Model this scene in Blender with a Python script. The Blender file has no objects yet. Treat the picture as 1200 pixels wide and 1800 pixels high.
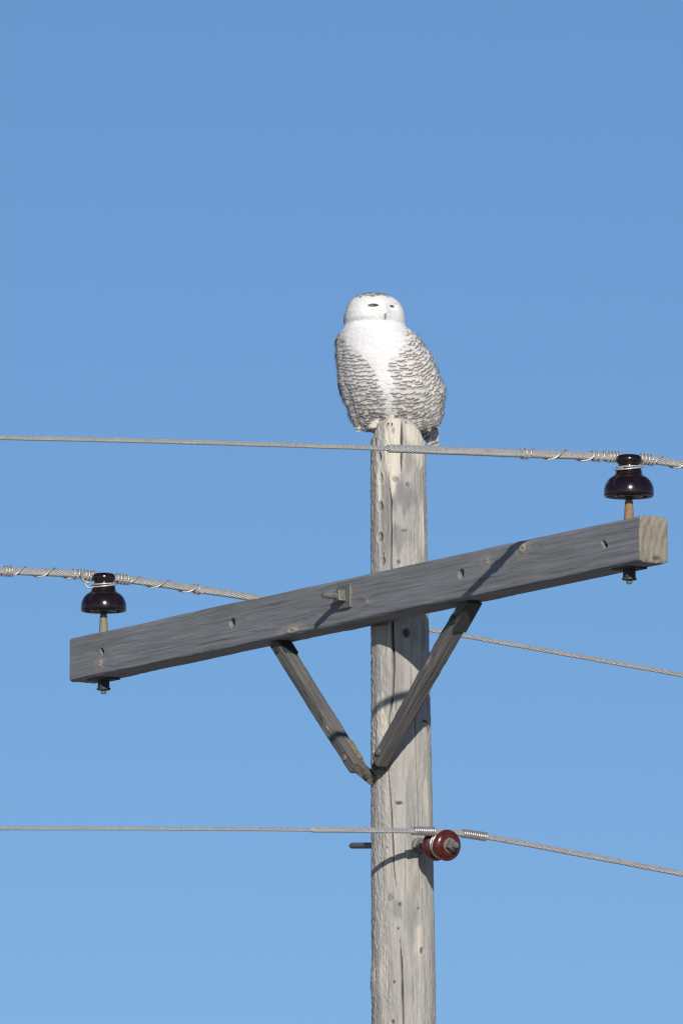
import bpy, bmesh, math, random
import numpy as np
from mathutils import Vector, Matrix

# ------------------------------------------------------------------ camera, sky, sun, exposure
SC = bpy.context.scene
COL = SC.collection
PITCH = math.radians(7.5)          # the lens looks up at the pole
DIST = 36.0                        # metres from lens to pole top
SCALE = 700.0                      # photo pixels per metre at the pole (photo is 1200 wide)
FPX = SCALE * DIST
EYE = 1.6
Z0 = EYE + DIST * math.sin(PITCH)  # height that the middle of the picture looks at
CAMX = -101.0 / SCALE
CAM = np.array([CAMX, -DIST * math.cos(PITCH), EYE])
FWD = np.array([0, math.cos(PITCH), math.sin(PITCH)])
UPV = np.array([0, -math.sin(PITCH), math.cos(PITCH)])

cd = bpy.data.cameras.new('camera')
cam = bpy.data.objects.new('camera', cd)
COL.objects.link(cam)
cam.location = CAM
cam.rotation_euler = (math.radians(90) + PITCH, 0, 0)
cd.sensor_fit = 'HORIZONTAL'
cd.sensor_width = 36.0
cd.lens = FPX / 1200.0 * 36.0
cd.clip_start = 0.5
cd.clip_end = 6000
SC.camera = cam

SUN_EL = math.radians(20.3)
SUN_AZ = math.radians(6.5)         # to the right of straight behind the lens
w = bpy.data.worlds.new('World')
SC.world = w
w.use_nodes = True
nt = w.node_tree
sky = nt.nodes.new('ShaderNodeTexSky')
sky.sky_type = 'NISHITA'
sky.sun_disc = False
sky.sun_elevation = SUN_EL
sky.sun_rotation = math.pi - SUN_AZ
sky.air_density = 0.74
sky.dust_density = 0.12
sky.ozone_density = 5.7
nt.links.new(sky.outputs[0], nt.nodes['Background'].inputs[0])
nt.nodes['Background'].inputs[1].default_value = 0.079

sl = bpy.data.lights.new('sun', 'SUN')
sl.energy = 3.7
sl.angle = math.radians(0.53)
sl.color = (1.0, 0.945, 0.875)
so = bpy.data.objects.new('sun', sl)
COL.objects.link(so)
ldir = Vector((-math.sin(SUN_AZ) * math.cos(SUN_EL), math.cos(SUN_AZ) * math.cos(SUN_EL), -math.sin(SUN_EL)))
so.rotation_euler = ldir.to_track_quat('-Z', 'Y').to_euler()
so.location = (3, -20, 20)

vs = SC.view_settings
vs.view_transform = 'Standard'
vs.look = 'None'
vs.exposure = 0.0
vs.gamma = 1.0
vs.use_curve_mapping = False
SC.cycles.filter_width = 1.25

# ------------------------------------------------------------------ helpers
RNG = np.random.default_rng(7)
random.seed(7)


def ray(x, y):
    d = FWD + np.array([1.0, 0, 0]) * (x - 600) / FPX - UPV * (y - 900) / FPX
    return d


def at(x, y, Y=0.0):
    d = ray(x, y)
    t = (Y - CAM[1]) / d[1]
    return CAM + d * t


def on_plane(x, y, p, n):
    d = ray(x, y)
    t = np.dot(np.asarray(p) - CAM, n) / np.dot(d, n)
    return CAM + d * t


def proj(P):
    d = np.asarray(P) - CAM
    z = d @ FWD
    return 600 + FPX * d[..., 0] / z, 900 - FPX * (d @ UPV) / z


def unit(v):
    v = np.asarray(v, float)
    return v / np.linalg.norm(v)


def sstep(a, b, x):
    t = np.clip((x - a) / (b - a), 0, 1)
    return t * t * (3 - 2 * t)


def vnoise(u, v, seed=0):
    """smooth value noise in two dimensions, -1..1"""
    r = np.random.default_rng(seed)
    T = r.random((64, 64)) * 2 - 1
    u = np.asarray(u, float); v = np.asarray(v, float)
    iu = np.floor(u).astype(int); iv = np.floor(v).astype(int)
    fu = u - iu; fv = v - iv
    fu = fu * fu * (3 - 2 * fu); fv = fv * fv * (3 - 2 * fv)
    g = lambda a, b: T[a % 64, b % 64]
    return (g(iu, iv) * (1 - fu) + g(iu + 1, iv) * fu) * (1 - fv) + (g(iu, iv + 1) * (1 - fu) + g(iu + 1, iv + 1) * fu) * fv


def fbm(u, v, seed=0, octv=4, gain=0.5):
    s = 0; a = 1.0; t = 0
    for o in range(octv):
        s = s + a * vnoise(u * 2 ** o, v * 2 ** o, seed + o * 13)
        t += a; a *= gain
    return s / t


class MB:
    """collects vertices and faces; build() links them as ONE mesh object"""
    def __init__(self):
        self.v = []; self.f = []; self.n = 0; self.c = []

    def add(self, verts, faces, col=None):
        verts = np.asarray(verts, float).reshape(-1, 3)
        self.v.append(verts)
        self.f += [tuple(int(i) + self.n for i in f) for f in faces]
        if col is not None:
            self.c.append(np.asarray(col, float).reshape(-1, 4))
        self.n += len(verts)

    def grid(self, P, wrap=False, flip=False, col=None):
        """P: (rows, cols, 3)"""
        r, c = P.shape[:2]
        i, j = np.meshgrid(np.arange(r - 1), np.arange(c if wrap else c - 1), indexing='ij')
        j2 = (j + 1) % c
        q = np.stack([i * c + j, i * c + j2, (i + 1) * c + j2, (i + 1) * c + j], -1).reshape(-1, 4)
        if flip:
            q = q[:, ::-1]
        self.add(P.reshape(-1, 3), q.tolist(), col)

    def tube(self, pts, rad, sides=8, caps=True, up=None):
        pts = np.asarray(pts, float)
        n = len(pts)
        rad = np.broadcast_to(np.asarray(rad, float), (n,))
        T = np.gradient(pts, axis=0)
        T /= np.linalg.norm(T, axis=1)[:, None] + 1e-12
        a = np.array([0, 0, 1.0]) if up is None else np.asarray(up, float)
        if abs(T[0] @ a) > 0.95:
            a = np.array([1.0, 0, 0])
        N = np.zeros_like(T)
        N[0] = unit(a - T[0] * (a @ T[0]))
        for k in range(1, n):
            q = N[k - 1] - T[k] * (N[k - 1] @ T[k])
            N[k] = q / (np.linalg.norm(q) + 1e-12)
        B = np.cross(T, N)
        an = np.linspace(0, 2 * math.pi, sides, endpoint=False)
        P = pts[:, None] + rad[:, None, None] * (np.cos(an)[None, :, None] * N[:, None] + np.sin(an)[None, :, None] * B[:, None])
        base = self.n
        self.grid(P, wrap=True)
        if caps:
            self.f.append(tuple(base + k for k in range(sides))[::-1])
            self.f.append(tuple(base + (n - 1) * sides + k for k in range(sides)))

    def lathe(self, prof, origin, axis, sides=40):
        """prof: (r, h) pairs from start to end along axis"""
        ax = unit(axis)
        a = np.array([0, 0, 1.0]) if abs(ax[2]) < 0.9 else np.array([1.0, 0, 0])
        n1 = unit(a - ax * (a @ ax)); n2 = np.cross(ax, n1)
        an = np.linspace(0, 2 * math.pi, sides, endpoint=False)
        pr = np.asarray(prof, float)
        P = np.asarray(origin)[None, None] + pr[:, 1][:, None, None] * ax + pr[:, 0][:, None, None] * (
            np.cos(an)[None, :, None] * n1 + np.sin(an)[None, :, None] * n2)
        self.grid(P, wrap=True)

    def box(self, c, ax, ay, az, hx, hy, hz):
        c = np.asarray(c)
        V = [c + ax * hx * i + ay * hy * j + az * hz * k for i in (-1, 1) for j in (-1, 1) for k in (-1, 1)]
        F = [(0, 1, 3, 2), (4, 6, 7, 5), (0, 4, 5, 1), (2, 3, 7, 6), (0, 2, 6, 4), (1, 5, 7, 3)]
        self.add(V, F)

    def build(self, name, mat, parent=None, smooth=True, bevel=0, autosmooth=None):
        V = np.concatenate(self.v)
        me = bpy.data.meshes.new(name)
        me.from_pydata(V.tolist(), [], self.f)
        if self.c:
            at_ = me.color_attributes.new('wear_shade', 'FLOAT_COLOR', 'POINT')
            at_.data.foreach_set('color', np.concatenate(self.c).astype(np.float32).ravel())
        bm = bmesh.new(); bm.from_mesh(me)
        if bevel:
            bmesh.ops.bevel(bm, geom=list(bm.edges), offset=bevel, segments=2, affect='EDGES', profile=0.6)
        bmesh.ops.recalc_face_normals(bm, faces=bm.faces)
        bm.to_mesh(me); bm.free()
        if smooth:
            me.polygons.foreach_set('use_smooth', [True] * len(me.polygons))
            if autosmooth:
                me.set_sharp_from_angle(angle=math.radians(autosmooth))
        o = bpy.data.objects.new(name, me)
        COL.objects.link(o)
        me.materials.append(mat)
        if parent is not None:
            o.parent = parent
            o.matrix_parent_inverse = Matrix.Translation(-Vector(parent.location))
        me.update()
        return o


def thing(name, label, cat, loc, group=None):
    o = bpy.data.objects.new(name, None)
    COL.objects.link(o)
    o.location = loc
    o.empty_display_size = 0.1
    o['label'] = label
    o['category'] = cat
    if group:
        o['group'] = group
    return o


# ------------------------------------------------------------------ materials
def newmat(name):
    m = bpy.data.materials.new(name)
    m.use_nodes = True
    t = m.node_tree
    b = t.nodes['Principled BSDF']
    return m, t, b


def N(t, kind, **kw):
    n = t.nodes.new(kind)
    for k, v in kw.items():
        setattr(n, k, v)
    return n


def noise(t, vec, scale, detail=4, rough=0.55, mapping=None):
    if mapping is not None:
        mp = N(t, 'ShaderNodeMapping')
        mp.inputs['Scale'].default_value = mapping
        t.links.new(vec, mp.inputs['Vector'])
        vec = mp.outputs[0]
    n = N(t, 'ShaderNodeTexNoise')
    n.inputs['Scale'].default_value = scale
    n.inputs['Detail'].default_value = detail
    n.inputs['Roughness'].default_value = rough
    t.links.new(vec, n.inputs['Vector'])
    return n.outputs['Fac']


def ramp(t, fac, stops):
    r = N(t, 'ShaderNodeValToRGB')
    e = r.color_ramp.elements
    while len(e) > 1:
        e.remove(e[-1])
    e[0].position = stops[0][0]; e[0].color = (*stops[0][1], 1) if len(stops[0][1]) == 3 else stops[0][1]
    for p, c in stops[1:]:
        k = e.new(p); k.color = (*c, 1)
    t.links.new(fac, r.inputs[0])
    return r.outputs[0]


def mix(t, fac, a, b, mode='MIX'):
    m = N(t, 'ShaderNodeMix', data_type='RGBA', blend_type=mode)
    if isinstance(fac, (int, float)):
        m.inputs[0].default_value = fac
    else:
        t.links.new(fac, m.inputs[0])
    for k, s in ((6, a), (7, b)):
        if isinstance(s, tuple):
            m.inputs[k].default_value = (*s, 1)
        else:
            t.links.new(s, m.inputs[k])
    return m.outputs[2]


def math_(t, op, a, b=None):
    m = N(t, 'ShaderNodeMath', operation=op)
    for k, s in ((0, a), (1, b)):
        if s is None:
            continue
        if isinstance(s, (int, float)):
            m.inputs[k].default_value = s
        else:
            t.links.new(s, m.inputs[k])
    return m.outputs[0]


def bump(t, b, height, strength, dist):
    n = N(t, 'ShaderNodeBump')
    n.inputs['Strength'].default_value = strength
    n.inputs['Distance'].default_value = dist
    t.links.new(height, n.inputs['Height'])
    t.links.new(n.outputs[0], b.inputs['Normal'])


def wood(name, stops, stretch, patch, scale=1.0, dark=(0.045, 0.042, 0.04), cream=(0.52, 0.43, 0.31), bumps=0.6, checks=0.5, rings=False):
    """weathered timber; vertex layer 'wear': R cracks and holes, G pale patches, B grey smears, A knots"""
    m, t, b = newmat(name)
    co = N(t, 'ShaderNodeTexCoord').outputs['Object']
    g = noise(t, co, 60 * scale, 5, 0.62, stretch)
    fine = noise(t, co, 260 * scale, 3, 0.6, stretch)
    big = noise(t, co, 7 * scale, 4, 0.6, tuple(0.45 + 0.55 * s for s in stretch))
    f = math_(t, 'ADD', math_(t, 'MULTIPLY', g, 0.62), math_(t, 'MULTIPLY', fine, 0.38))
    c = ramp(t, f, stops)
    pm = ramp(t, big, [(0.38, (0, 0, 0)), (0.66, (1, 1, 1))])
    c = mix(t, math_(t, 'MULTIPLY', pm, 0.55), c, patch)
    fl = noise(t, co, 420 * scale, 2, 0.5)
    c = mix(t, math_(t, 'MULTIPLY', ramp(t, fl, [(0.60, (0, 0, 0)), (0.72, (1, 1, 1))]), 0.18), c, dark)
    a = N(t, 'ShaderNodeAttribute', attribute_name='wear_shade')
    s = N(t, 'ShaderNodeSeparateColor')
    t.links.new(a.outputs['Color'], s.inputs[0])
    # fine drying checks along the grain
    st2 = tuple(x if x > 0.5 else x * 0.35 for x in stretch)
    ck = noise(t, co, 150 * scale ** 0.5, 3, 0.65, st2)
    ckm = ramp(t, ck, [(0.30, (1, 1, 1)), (0.385, (0, 0, 0))])
    c = mix(t, math_(t, 'MULTIPLY', ckm, checks), c, dark)
    if rings:
        mp = N(t, 'ShaderNodeMapping')
        mp.inputs['Location'].default_value = (0, 0.22, 0.06)
        t.links.new(co, mp.inputs['Vector'])
        wv = N(t, 'ShaderNodeTexWave', wave_type='RINGS', rings_direction='X')
        wv.inputs['Scale'].default_value = 17
        wv.inputs['Distortion'].default_value = 3.5
        wv.inputs['Detail'].default_value = 3
        wv.inputs['Detail Scale'].default_value = 2.5
        t.links.new(mp.outputs[0], wv.inputs['Vector'])
        e2 = noise(t, co, 55, 4, 0.6, (1, 1, 0.35))
        ec = ramp(t, math_(t, 'ADD', math_(t, 'MULTIPLY', wv.outputs['Fac'], 0.2), math_(t, 'MULTIPLY', e2, 0.8)), [(0.26, (0.17, 0.145, 0.115)), (0.46, (0.27, 0.238, 0.19)), (0.70, (0.34, 0.305, 0.25))])
        c = mix(t, a.outputs['Alpha'], c, ec)
    # broken edges on the pale patches
    ed = math_(t, 'MULTIPLY', s.outputs[1], math_(t, 'ADD', 0.45, g))
    c = mix(t, math_(t, 'MINIMUM', ed, 0.9), c, cream)
    c = mix(t, math_(t, 'MULTIPLY', s.outputs[2], math_(t, 'ADD', 0.25, big)), c, (0.20, 0.195, 0.19))
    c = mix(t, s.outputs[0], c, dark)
    t.links.new(c, b.inputs['Base Color'])
    b.inputs['Roughness'].default_value = 0.82
    b.inputs['Specular IOR Level'].default_value = 0.25
    bump(t, b, math_(t, 'SUBTRACT', f, math_(t, 'MULTIPLY', ckm, 0.5)), bumps, 0.005)
    return m


M = {}
M['pole'] = wood('pole_wood', [(0.26, (0.20, 0.185, 0.16)), (0.43, (0.39, 0.365, 0.325)), (0.57, (0.50, 0.472, 0.422)), (0.74, (0.66, 0.62, 0.54))],
                 (1, 1, 0.05), (0.36, 0.345, 0.32), 1.7, cream=(0.74, 0.67, 0.55), checks=0.35)
M['arm'] = wood('arm_wood', [(0.28, (0.145, 0.149, 0.152)), (0.43, (0.225, 0.232, 0.238)), (0.58, (0.285, 0.292, 0.298)), (0.74, (0.41, 0.41, 0.40))],
                (0.05, 1, 1), (0.215, 0.222, 0.23), 2.0, cream=(0.55, 0.46, 0.34), rings=True, checks=0.35, bumps=0.35)
M['brace'] = wood('brace_wood', [(0.30, (0.05, 0.048, 0.045)), (0.45, (0.135, 0.127, 0.118)), (0.6, (0.195, 0.184, 0.172)), (0.75, (0.30, 0.28, 0.255))],
                  (0.05, 1, 1), (0.125, 0.12, 0.113), 1.8, checks=0.7)


def plain(name, color, rough, metal=0.0, var=0.25, scale=90, coat=0.0, spec=0.5, second=None):
    m, t, b = newmat(name)
    co = N(t, 'ShaderNodeTexCoord').outputs['Object']
    n = noise(t, co, scale, 4, 0.6)
    lo = second or tuple(c * (1 - var) for c in color)
    hi = tuple(min(1, c * (1 + var)) for c in color)
    c = ramp(t, n, [(0.3, lo), (0.7, hi)])
    t.links.new(c, b.inputs['Base Color'])
    rr = N(t, 'ShaderNodeMapRange')
    rr.inputs['To Min'].default_value = max(0.02, rough * 0.8); rr.inputs['To Max'].default_value = min(1, rough * 1.25)
    t.links.new(n, rr.inputs[0]); t.links.new(rr.outputs[0], b.inputs['Roughness'])
    b.inputs['Metallic'].default_value = metal
    b.inputs['Coat Weight'].default_value = coat
    b.inputs['Coat Roughness'].default_value = 0.05
    b.inputs['Specular IOR Level'].default_value = spec
    return m


M['wire'] = plain('aluminium_wire', (0.47, 0.47, 0.458), 0.5, 0.3, 0.2, 140)
M['core'] = plain('gap_shade_core', (0.22, 0.22, 0.214), 0.8, 0.0, 0.3, 140)  # core coloured dark to paint shade into the gaps between strands
M['tie'] = plain('tie_wire_metal', (0.56, 0.54, 0.50), 0.42, 0.45, 0.15, 140)
M['coil'] = plain('bright_wire_metal', (0.58, 0.57, 0.54), 0.33, 0.7, 0.15, 140)
M['brown'] = plain('brown_glaze', (0.0125, 0.0055, 0.0068), 0.17, 0, 0.5, 60, 0.3)
M['red'] = plain('red_glaze', (0.088, 0.015, 0.0105), 0.22, 0, 0.4, 60, 0.3)
M['bisque'] = plain('bare_porcelain', (0.42, 0.40, 0.36), 0.8, 0, 0.2, 90)
M['steel'] = plain('galvanised_steel', (0.20, 0.20, 0.18), 0.6, 0.35, 0.4, 160, second=(0.12, 0.12, 0.105))
M['dark'] = plain('dark_iron', (0.055, 0.06, 0.055), 0.65, 0.3, 0.5, 160)
M['rust'] = plain('rusty_pin', (0.30, 0.19, 0.10), 0.75, 0.1, 0.35, 160)
M['olive'] = plain('dull_pin', (0.27, 0.235, 0.165), 0.75, 0.1, 0.3, 160)
M['olive_dark'] = plain('dull_foot_iron', (0.16, 0.14, 0.105), 0.75, 0.1, 0.4, 120, second=(0.07, 0.065, 0.052))
M['strap'] = plain('tan_strap', (0.26, 0.215, 0.145), 0.75, 0.1, 0.35, 90, second=(0.13, 0.115, 0.09))

# snow-covered prairie
m, t, b = newmat('snow_ground')
co = N(t, 'ShaderNodeTexCoord').outputs['Object']
n1 = noise(t, co, 0.08, 6, 0.6)
n2 = noise(t, co, 2.5, 5, 0.6)
c = mix(t, ramp(t, n1, [(0.42, (0, 0, 0)), (0.52, (1, 1, 1))]), (0.74, 0.75, 0.78), (0.20, 0.16, 0.10))
c = mix(t, math_(t, 'MULTIPLY', n2, 0.35), c, (0.16, 0.13, 0.085))
t.links.new(c, b.inputs['Base Color'])
b.inputs['Roughness'].default_value = 0.9
bump(t, b, n2, 0.5, 0.1)
M['snow'] = m

# ------------------------------------------------------------------ ground
g = MB()
R_ = np.concatenate([[0.0], np.geomspace(2, 2600, 60)])
an = np.linspace(0, 2 * math.pi, 72, endpoint=False)
X = R_[:, None] * np.cos(an); Y = R_[:, None] * np.sin(an)
Z = 0.12 * fbm(X * 0.12 + 5, Y * 0.12 + 9, 3) * sstep(1, 12, R_)[:, None] * (R_ < 600)[:, None]
g.grid(np.stack([X, Y, Z], -1), wrap=True)
go = g.build('ground', M['snow'])
go['kind'] = 'structure'

# ------------------------------------------------------------------ utility pole
PY = np.array([600, 790, 990, 1250, 1400, 1600, 1800], float)
PL = np.array([652.5, 652, 652, 651, 652, 653, 655], float)
PR = np.array([747.5, 748.5, 751, 756.5, 758.5, 762.5, 766], float)
ax_c = np.polyfit(PY[1:], (PL + PR)[1:] / 2, 1)
ax_r = np.polyfit(PY[1:], (PR - PL)[1:] / 2, 1)


def z_of(py, Y=0.0):
    return at(700, py, Y)[2]


Z_TOP = z_of(735.5, -0.069)
_za, _zb = z_of(790), z_of(1800)
_xa, _xb = at(np.polyval(ax_c, 790), 790)[0], at(np.polyval(ax_c, 1800), 1800)[0]
_ra, _rb = np.polyval(ax_r, 790) / SCALE, np.polyval(ax_r, 1800) / SCALE


def pole_x(z):
    return _xa + (_xb - _xa) * (z - _za) / (_zb - _za)


def pole_r(z):
    return _ra + (_rb - _ra) * (z - _za) / (_zb - _za)


def pole_uv(px, py):
    """photo pixel on the pole's face -> (angle, height)"""
    Y = -0.07; th = 0
    for _ in range(4):
        P = at(px, py, Y)
        r = pole_r(P[2])
        th = math.asin(max(-0.99, min(0.99, (P[0] - pole_x(P[2])) / r)))
        Y = -r * math.cos(th)
    return th, P[2]


ARM_Z = Z0 - 0.2318                      # centre of the crossarm
PSI = math.radians(58.06)
AV = np.array([math.cos(PSI), -math.sin(PSI), 0.0])       # along the arm, towards the near right end
NV = np.array([-math.sin(PSI), -math.cos(PSI), 0.0])      # out of the arm's broad face
KV = np.array([0, 0, 1.0])
TILT = 0.0077
AV3 = AV * math.cos(TILT) + KV * math.sin(TILT)
KV3 = KV * math.cos(TILT) - AV * math.sin(TILT)
ARM_L, ARM_H, ARM_W = 2.6925, 0.1137, 0.0813
ARM_C = np.array([-0.0996, -0.0276, ARM_Z])

z_low = z_of(1960)
th_f = np.linspace(-math.radians(112), math.radians(112), 250)
th_b = np.linspace(math.radians(112), 2 * math.pi - math.radians(112), 34)[1:-1]
TH = np.concatenate([th_f, th_b])
zrow = np.concatenate([np.linspace(-0.9, z_low, 30)[:-1], np.arange(z_low, Z_TOP, 0.0026), [Z_TOP]])
ZZ, TT = np.meshgrid(zrow, TH, indexing='ij')
arch = lambda q: 0.046 * np.abs(q) ** 3.2 + 0.004 * q
zt = Z_TOP - arch(np.sin(TT))
k = sstep(Z_TOP - 0.25, Z_TOP, ZZ)
ZZ = ZZ + (zt - Z_TOP) * np.clip((ZZ - (Z_TOP - 0.25)) / 0.25, 0, 1)
Rr = pole_r(ZZ)
U = np.where(TT > math.pi, TT - 2 * math.pi, TT)
arc = U * 0.072
disp = 0.0022 * fbm(arc * 22, ZZ * 2.2 + 40, 1, 3) + 0.0011 * fbm(arc * 120, ZZ * 9 + 40, 2, 3) + 0.0006 * fbm(arc * 300, ZZ * 60 + 40, 5, 2)
# slanted tool chatter, stronger on the left flank and towards the foot
cm = np.clip(0.35 + 0.6 * sstep(-0.1, -0.9, U) + 0.5 * fbm(arc * 30, ZZ * 4 + 11, 8, 2), 0, 1)
ch = fbm(arc * 160 + ZZ * 70, ZZ * 90 - arc * 80 + 60, 9, 2)
disp += 0.0018 * cm * ch
wr = np.zeros(ZZ.shape + (4,)); wr[..., 3] = 0
crack_d = np.zeros_like(ZZ)


def crack(pts, wid, depth, seed):
    global crack_d
    uv = np.array([pole_uv(*p) for p in pts])
    uv = uv[np.argsort(uv[:, 1])]
    inside = (ZZ >= uv[0, 1]) & (ZZ <= uv[-1, 1])
    c = np.interp(ZZ, uv[:, 1], uv[:, 0]) + 0.014 * fbm(ZZ * 14, ZZ * 0 + 3.3, seed, 3)
    ends = np.minimum(ZZ - uv[0, 1], uv[-1, 1] - ZZ)
    wv = wid * np.clip(ends / 0.06, 0.1, 1) * (1 + 0.35 * vnoise(ZZ * 25, ZZ * 0, seed + 1))
    d = np.abs(U - c) * Rr
    gs = np.exp(-(d / np.maximum(wv, 1e-5)) ** 2) * inside
    crack_d = np.maximum(crack_d, gs * depth)
    wr[..., 0] = np.maximum(wr[..., 0], 0.92 * np.exp(-(d / np.maximum(wv * 0.8, 1e-5)) ** 2) * inside)


crack([(707, 730), (706, 760), (706.5, 790), (705, 812), (706, 842)], 0.0022, 0.020, 21)
crack([(683, 845), (686, 880), (687, 930), (686.5, 985), (689, 1060), (690, 1130), (692, 1180), (690, 1225), (683, 1262), (683, 1310)], 0.0022, 0.018, 22)
crack([(682, 1330), (682.5, 1365), (686, 1420), (689, 1480), (692, 1530), (697, 1570)], 0.0015, 0.012, 23)
crack([(703, 1650), (706, 1700), (707, 1750), (709, 1810), (709, 1900)], 0.0018, 0.016, 24)
crack([(672, 1470), (673, 1500), (671, 1560)], 0.0008, 0.005, 25)
crack([(727, 905), (729, 960), (731, 990)], 0.0009, 0.004, 26)
crack([(728, 1190), (731, 1320), (735, 1430), (738, 1560)], 0.0008, 0.004, 27)
disp -= crack_d


def dent(px, py, wpx, hpx, depth, dark=0.8, pale=0.0, ring=0.0, top=0.0):
    """oval hollow: sizes in photo pixels"""
    th, z = pole_uv(px, py)
    a = (U - th) * Rr * SCALE / wpx
    b_ = (ZZ - z) * SCALE / hpx
    q = a * a + b_ * b_
    gs = 1 - sstep(0.45, 1.15, q)
    global disp
    disp = disp - depth * gs * (1 + top * b_)
    wr[..., 0] = np.maximum(wr[..., 0], dark * (1 - sstep(0.3, 1.0, q)))
    if ring:
        rg = np.exp(-((np.sqrt(q) - 1.5) / 0.35) ** 2)
        disp = disp + ring * rg
        wr[..., 1] = np.maximum(wr[..., 1], 0.2 * rg)
    if pale:
        wr[..., 1] = np.maximum(wr[..., 1], pale * np.exp(-q * 0.25))


def stain(px, py, wpx, hpx, ch_, amt, seed):
    th, z = pole_uv(px, py)
    a = (U - th) * Rr * SCALE / wpx
    b_ = (ZZ - z) * SCALE / hpx
    q = np.sqrt(a * a + b_ * b_) + 0.75 * fbm(arc * 75, ZZ * 14 + 5, seed, 4)
    wr[..., ch_] = np.maximum(wr[..., ch_], amt * (1 - sstep(0.30, 1.1, q)))
    return q


# the flaked recessed band on the left with its row of oval holes
bx = np.interp(ZZ, [z_of(1015), z_of(960), z_of(860), z_of(830)], [0, 1, 1, 0], left=0, right=0)
uL = pole_uv(668, 900)[0]; uR = pole_uv(684, 900)[0]
band = sstep(uL - 0.05, uL + 0.02, U) * (1 - sstep(uR - 0.03, uR + 0.03, U)) * bx
disp -= 0.0045 * band
wr[..., 2] = np.maximum(wr[..., 2], 0.75 * band)
# ragged hem of the smooth pale top
stain(690, 790, 30, 75, 1, 0.95, 61)
stain(735, 770, 28, 50, 1, 0.85, 62)
stain(668, 850, 9, 70, 1, 0.8, 63)
stain(741, 920, 9, 60, 1, 0.75, 64)
stain(712, 870, 24, 40, 2, 0.9, 65)
stain(716, 810, 18, 28, 2, 0.8, 66)
stain(706, 945, 26, 26, 2, 0.75, 67)
stain(690, 1185, 30, 60, 2, 0.4, 68)
stain(672, 1270, 16, 60, 1, 0.7, 69)
stain(722, 1610, 14, 90, 2, 0.7, 70)
stain(695, 1600, 14, 22, 2, 0.8, 71)
stain(735, 1650, 12, 40, 1, 0.7, 72)
stain(715, 1720, 20, 70, 2, 0.5, 73)
stain(675, 1720, 12, 90, 1, 0.35, 74)
stain(748, 1400, 8, 60, 1, 0.6, 75)
stain(722, 1430, 10, 110, 2, 0.55, 76)
stain(725, 1115, 40, 30, 2, 0.6, 77)
for d_ in [(666, 803, 5, 8, 0.012, 0.75, 0, 0.001, 0.5), (668, 841, 5, 11, 0.008, 0.6, 0, 0, 0.3), (667, 890, 5, 8, 0.012, 0.8, 0, 0.001, 0.5),
           (667, 944, 5, 8, 0.012, 0.85, 0, 0.001, 0.5), (672, 987, 5, 9, 0.007, 0.55, 0, 0, 0.3), (672, 975, 3, 4, 0.004, 0.5, 0),
           (694, 843, 6.5, 5.5, 0.004, 0.5, 0, 0.0006), (717, 852, 4, 4, 0.005, 0.6, 0), (700, 988, 4, 4, 0.005, 0.65, 0),
           (714, 1112, 7, 8.5, 0.010, 0.85, 0, 0.0012), (747, 1210, 6, 8, 0.008, 0.8, 0, 0.001), (685, 1578, 7, 8, 0.0015, 0.38, 0, 0),
           (742, 1672, 4.5, 6, 0.006, 0.75, 0, 0.0006), (702, 1590, 3, 3, 0.005, 0.8, 0), (699, 1633, 2.5, 3, 0.004, 0.8, 0), (736, 1598, 3, 2.5, 0.004, 0.7, 0),
           (692, 1727, 3, 3, 0.005, 0.8, 0), (700, 1412, 8, 2.6, 0.008, 0.9, 0), (715, 742, 4, 3.5, 0.004, 0.5, 0), (659, 777, 4, 7, 0.006, 0.6, 0),
           (690, 1797, 4, 4, 0.005, 0.8, 0), (661, 1712, 3, 12, 0.004, 0.3, 0), (679, 1490, 2.5, 2.5, 0.003, 0.7, 0), (690, 757, 3, 6, 0.003, 0.5, 0)]:
    dent(*d_)
# knot mark like a thin smile
th, z = pole_uv(710, 932)
a = (U - th) * Rr * SCALE / 5.0
b_ = (ZZ - z) * SCALE - 1.2 * a * a + 1
sm = np.exp(-(b_ / 1.5) ** 2) * (np.abs(a) < 1)
disp -= 0.004 * sm; wr[..., 0] = np.maximum(wr[..., 0], 0.8 * sm)
# swollen scar on the left edge near the foot of the picture, gain cut flat where the arm sits
th, z = pole_uv(657, 1725)
disp += 0.005 * np.exp(-((U - th) / 0.35) ** 2 - ((ZZ - z) / 0.035) ** 2)
th, z = pole_uv(757, 1640)
disp += 0.003 * np.exp(-((U - th) / 0.35) ** 2 - ((ZZ - z) / 0.05) ** 2)
Rd = Rr + disp
lip = Z_TOP - arch(np.sin(TT)) - ZZ
Rd = Rd - 0.006 * (1 - sstep(0.0, 0.012, lip)) ** 2
PX = pole_x(ZZ) + Rd * np.sin(TT)
PYY = -Rd * np.cos(TT)
P = np.stack([PX, PYY, ZZ], -1)
# flat seat for the arm
dn = (P - ARM_C) @ NV
seat = (np.abs(ZZ - ARM_Z) < ARM_H * 0.5 + 0.004)
lim = -ARM_W / 2 - 0.002
over = np.where(seat & (dn > lim) & ((P @ NV) > 0), dn - lim, 0)
P = P - over[..., None] * NV
pole = thing('utility_pole', 'pale weathered round wooden utility pole with long cracks and worn top', 'utility pole', (0, 0, 0))
mb = MB()
mb.grid(P, wrap=True, col=wr)
# crown of the pole, with the crack running across it
rr = np.linspace(1, 0, 16)[:, None]
top = P[-1]
cen = np.array([pole_x(Z_TOP), 0, 0])
cx = cen[0] + (top[:, 0] - cen[0])[None] * rr
cy = top[:, 1][None] * rr
q = (cx - cen[0]) / 0.0685
cz = Z_TOP - arch(np.clip(q, -1, 1)) + 0.006 * (1 - rr ** 4) + 0.002 * fbm(cx * 90, cy * 90, 31, 3)
cz[0] = top[:, 2]
ccol = np.zeros(cx.shape + (4,)); ccol[..., 1] = 0.5
mb.grid(np.stack([cx, cy, cz], -1), wrap=True, col=ccol)
mb.build('shaft', M['pole'], pole)

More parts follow.
